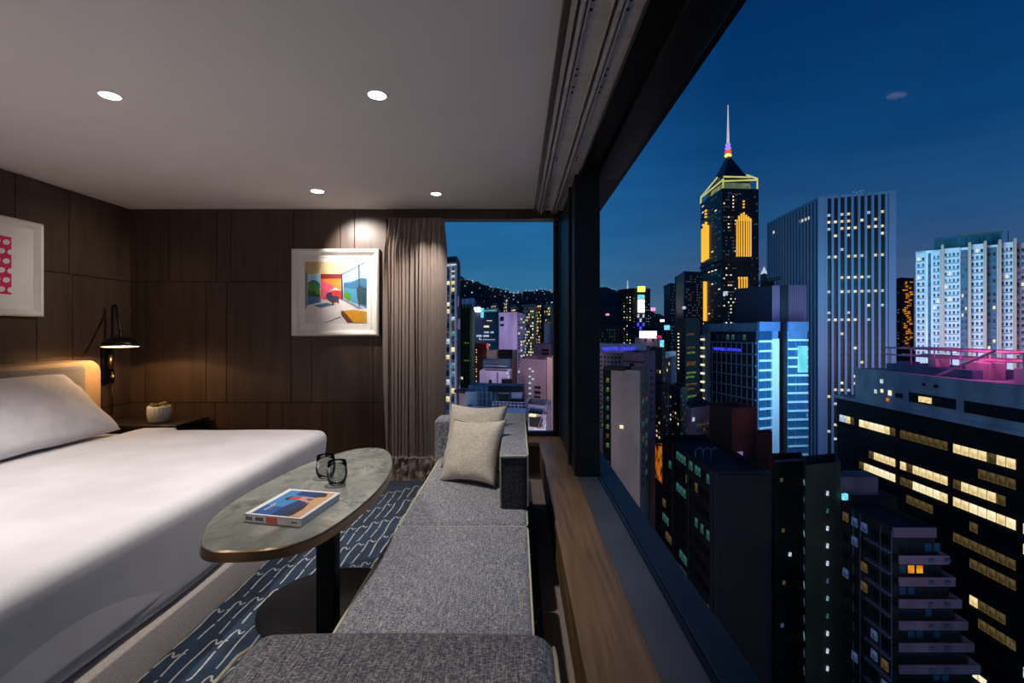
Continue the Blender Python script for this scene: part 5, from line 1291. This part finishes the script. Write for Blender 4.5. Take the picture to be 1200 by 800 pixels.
T2 = Tower('x', '', (884, 100), (886, 97.5), (905, 98.5), 507.5, 'city_red', root=T.root); T2.done()
T.putpx('window', 'win_violet', 'R', 862, 869, 529, 540, .3, .2); T2.grid('R', .1, .9, 2, zat(560, 98), T2.zt - 2, 5, .35, .4, [('city_brown', 1)], 2); T2.done(); T.done()
T = Tower('dark_low_block', 'unlit dark block between the black office block and the residential slab', (905, 92), (908, 86), (944, 87), 541, 'city_black')
T.put('roof_rail', 'city_mauve', 'R', 0, .9, T.zt, T.zt + .3, .3, 0)
for (px, py, mt) in ((916, 619, 'win_dim'), (924, 647, 'win_white'), (917, 680, 'win_dim'), (914, 560, 'win_dim'), (915, 730, 'win_blue')): T.putpx('window', mt, 'R', px, px + 2.5, py, py + 4, .3, .1)
T.grid('R', .1, .9, 5, zat(790, 86), T.zt - 2, 12, .4, .4, [('glass_black', 1)], 2); T.done()
# residential slab with balconies
T = Tower('residential_slab', 'old concrete apartment slab with tiny stair windows and a pink roof hut', (941, 86), (944, 80), (985, 82), 545, 'city_olive', parapet=1.2)
for k in range(12):
    for px in (969, ): T.putpx('window', rnd.choice(['win_cyan', 'win_blue', 'win_white', 'win_teal']), 'R', px - .8, px + .8, 575 + k * 20.5, 580 + k * 20.5, .3, .1)
    T.putpx('window', 'win_cyan' if k % 3 == 0 else 'win_blue', 'L', 942.2, 943.0, 563 + k * 20, 567 + k * 20, .1, .03)
T.putpx('bright_window', 'sign_cyan', 'R', 984, 988.5, 577, 584, .5, .6)
T.done()
hut = bx('roof_hut', 'city_mauve', at(982, 0, 84).x, at(1029, 0, 84).x, 84, 88, zat(580, 84), zat(559, 84), T.root)
bx('roof_deck', 'city_dark', at(985, 0, 84).x, at(1046, 0, 84).x, 83, 98, zat(700, 84), zat(580, 84), T.root)
Yb = 68; XB = 440 / F * Yb
T = Tower('balcony_block', 'stepped apartment block with pinkish balconies and one yellow lit window', (985, Yb * 440 / 379 * 1.0), (1046, Yb), (1096, Yb), 618, 'city_dark', parapet=.8)
a, d, n = T.face('L')
for r in range(9):
    z = T.zt - 2.2 - r * 3.0
    for k in range(5):
        u = .12 + k * .19; T.wins.append((rnd.choice(['glass_black', 'glass_black', 'win_blue', 'glass_navy', 'win_dim' if rnd.random() < .3 else 'glass_black']), 'L', u, z, 1.2, 1.3, .2, .05))
    T.put('side_ledge', 'city_slate', 'L', .55, .99, z - 1.5, z - 1.2, .5, .2)
T.ribs('L', [.28, .42, .80, .99], .06, GZ, T.zt - .5, 'city_slate', .12, 'pipe')
T.put('top_parapet', 'city_mauve', 'R', 0, 1, T.zt - 1.3, T.zt + .05, .3, .1)
for r in range(8):
    yp = 651 + r * 25.2; pr = 1103 + r * 7.2; z1 = zat(yp - 5, Yb); x1 = at(pr, 0, Yb).x
    b_ = bx('balcony', 'city_mauve', T.C.x - .05, x1, Yb - 1.3, Yb - 1.1, z1 - 1.2, z1, T.root)
    bx('balcony_floor', 'city_dark', T.C.x - .05, x1, Yb - 1.25, Yb + 6, z1 - 1.35, z1 - 1.15, T.root)
    if r: bx('inner_wall', 'city_dark', T.R.x - .2, x1 - .8, Yb, Yb + 6, z1 - 1.2, z1 + 1.9, T.root)
    bx('side_parapet', 'city_mauve', x1 - .18, x1, Yb - 1.2, Yb + 6, z1 - 1.2, z1, T.root)
    for k in range(5 + r // 2):
        px = 1054 + k * 10; x = at(px, 0, Yb).x
        mt = 'win_amber' if (r == 1 and k in (1, 2)) else rnd.choice(['glass_black', 'glass_navy', 'glass_blue'])
        bx('window', mt, x, x + .85, Yb - .06, Yb + .1, z1 + .0, z1 + 1.15, T.root)
    for px in (1079, 1097): bx('air_conditioner', 'city_slate', at(px, 0, Yb).x, at(px, 0, Yb).x + .6, Yb - 1.65, Yb - 1.3, z1 - .8, z1 - .35, T.root)
T.done()

# ------------------------------------------------------------------ city light
def city_area(loc, aim, sx, sy, energy, color):  # area light with no visible source modelled
    d = bpy.data.lights.new('unseen_city_light', 'AREA'); d.shape = 'RECTANGLE'; d.size = sx; d.size_y = sy; d.energy = energy; d.color = color
    o = bpy.data.objects.new('unseen_city_light', d); COL.objects.link(o); o.location = loc
    o.rotation_euler = (Vector(aim) - Vector(loc)).to_track_quat('-Z', 'Y').to_euler(); return o
# unseen purple and pink lights added for the old blocks beyond the corner window
city_area((6, 34, -22), (-2, 110, -12), 14, 8, 4200, (.72, .60, 1))
city_area((-14, 40, -30), (-6, 110, -15), 12, 6, 4500, (1, .66, .66))
# cyan screen light on the blue building
city_area(at(960, 425, 128), at(905, 430, 152), 8, 16, 15000, (.22, .58, 1))
city_area(at(930, 375, 140), at(925, 350, 160), 8, 4, 2600, (.10, .3, 1))
city_area(at(845, 440, 120), at(850, 400, 165), 10, 10, 2600, (.35, .75, 1))
# apartment slab
city_area(at(1120, 430, 185), at(1150, 350, 222), 40, 4, 21000, (.82, .72, 1))
city_area(at(1095, 300, 185), at(1105, 330, 225), 14, 8, 14000, (.15, .75, 1))
# faint unseen lights added for the ribbed tower
city_area(at(985, 520, 150), at(985, 320, 262), 30, 20, 26000, (.5, .52, .9))
city_area(at(870, 250, 170), at(925, 320, 290), 30, 20, 30000, (.2, .8, 1))
# pink roof light on office roof
city_area((XW + 2, 88, zs(.07) + 6), (XW + 9, 98, zs(.1)), 6, 3, 1600, (1, .12, .5))
# unseen lights added for the slab, beige tower and corner window blocks
city_area((52, 48, -26), (62, 70, -34), 8, 4, 220, (1, .78, .86))
city_area((4, 60, -14), (14, 76, -18), 8, 5, 380, (1, .9, .75))
city_area((3, 117, 4), (-4, 150, -6), 10, 6, 6000, (.85, .62, 1))
city_area((-1, 69.5, 3), (-2, 88, -7), 6, 4, 700, (1, .72, .8))
city_area((-1.5, 34, -2), (-1.5, 48, -7), 6, 3, 420, (.62, .66, 1))

# ------------------------------------------------------------------ sky
wd = bpy.data.worlds.new('dusk_sky'); SC.world = wd; wd.use_nodes = True
nt = wd.node_tree; nt.nodes.clear(); out = nt.nodes.new('ShaderNodeOutputWorld'); bg = nt.nodes.new('ShaderNodeBackground')
tc = nt.nodes.new('ShaderNodeTexCoord'); sep = nt.nodes.new('ShaderNodeSeparateXYZ'); nt.links.new(tc.outputs['Generated'], sep.inputs[0])
def mth(op, a, b=None):
    n = nt.nodes.new('ShaderNodeMath'); n.operation = op
    for i, v in enumerate((a, b)):
        if v is None: continue
        if isinstance(v, (int, float)): n.inputs[i].default_value = v
        else: nt.links.new(v, n.inputs[i])
    return n.outputs[0]
hz = mth('MULTIPLY', mth('ADD', mth('MULTIPLY', sep.outputs[2], 1.0), .0), 1.6)
west = ramp(nt, hz, [(0.0, lin((66, 128, 150))), (.10, lin((56, 118, 152))), (.25, lin((38, 106, 154))), (.42, lin((28, 98, 156))), (.9, lin((6, 56, 112)))])
north = ramp(nt, hz, [(0.0, lin((88, 96, 122))), (.14, lin((66, 88, 126))), (.30, lin((36, 82, 128))), (.5, lin((12, 66, 116))), (.75, lin((3, 52, 102))), (1, lin((1, 38, 80)))])
azi = mth('DIVIDE', sep.outputs[0], mth('ADD', mth('ABSOLUTE', sep.outputs[1]), .001))
azf = nt.nodes.new('ShaderNodeMapRange'); azf.inputs[1].default_value = .05; azf.inputs[2].default_value = .45; nt.links.new(azi, azf.inputs[0])
mx = nt.nodes.new('ShaderNodeMix'); mx.data_type = 'RGBA'; nt.links.new(azf.outputs[0], mx.inputs[0]); nt.links.new(west, mx.inputs[6]); nt.links.new(north, mx.inputs[7])
mpn = nt.nodes.new('ShaderNodeMapping'); mpn.inputs['Scale'].default_value = (2, 2, 14); nt.links.new(tc.outputs['Generated'], mpn.inputs[0])
cl = ramp(nt, noise_fac(nt, mpn.outputs[0], 2.2, 4, .5), [(.42, (1, 1, 1, 1)), (.66, (.84, .86, .90, 1))])
m2 = nt.nodes.new('ShaderNodeMix'); m2.data_type = 'RGBA'; m2.blend_type = 'MULTIPLY'; m2.inputs[0].default_value = .8
nt.links.new(mx.outputs[2], m2.inputs[6]); nt.links.new(cl, m2.inputs[7])
nt.links.new(m2.outputs[2], bg.inputs[0]); bg.inputs[1].default_value = 1.0; nt.links.new(bg.outputs[0], out.inputs[0])

# ------------------------------------------------------------------ more room light (fixtures behind the camera) and camera
for (x, y, e) in ((-2.0, .4, 100), (-.7, .3, 30), (-2.0, -1.6, 70), (-.7, -1.6, 30), (-3.0, 1.4, 60)):
    d = empty('downlight', (x, y, CZ)); tag(d, 'ceiling downlight outside the picture, %s' % ('over the near half of the bed' if y > 0 and x < -1 else 'above the near chaise' if y > 0 else 'in the rear of the room' + (' on the bed side' if x < -1 else ' on the window side')), 'downlight', 'recessed ceiling downlights')
    m = MB(); m.lathe([(0, -.0035), (.04, -.0035), (.04, -.001), (0, -.001)], (x, y, CZ), 24); m.build('lamp_lens', 'lamp_disc', d)
    light('SPOT', (x, y, CZ - .02), e * (1.4 if x > -1 else 1), (1, .93, .88) if x < -1 else (1, .84, .68), .03, (x - .1, y + .1, 0), 95, .8)
cd = bpy.data.cameras.new('camera'); cam = bpy.data.objects.new('camera', cd); COL.objects.link(cam)
cd.sensor_width = 36; cd.lens = 36 * F / 1200; cam.location = (0, 0, EYE); cam.rotation_euler = (PI / 2, 0, 0)
cd.shift_x = -6 / 1200; cd.shift_y = -12 / 1200; cd.clip_start = .02; cd.clip_end = 5000
SC.camera = cam
SC.view_settings.view_transform = 'Standard'; SC.view_settings.look = 'None'; SC.view_settings.gamma = 1; SC.view_settings.exposure = 0
SC.view_settings.use_curve_mapping = False
try:
    SC.cycles.use_denoising = True; SC.cycles.max_bounces = 10; SC.cycles.diffuse_bounces = 5; SC.cycles.glossy_bounces = 4; SC.cycles.transmission_bounces = 8; SC.cycles.transparent_max_bounces = 12
    SC.cycles.sample_clamp_indirect = 4; SC.cycles.caustics_reflective = False; SC.cycles.caustics_refractive = False
except Exception: pass
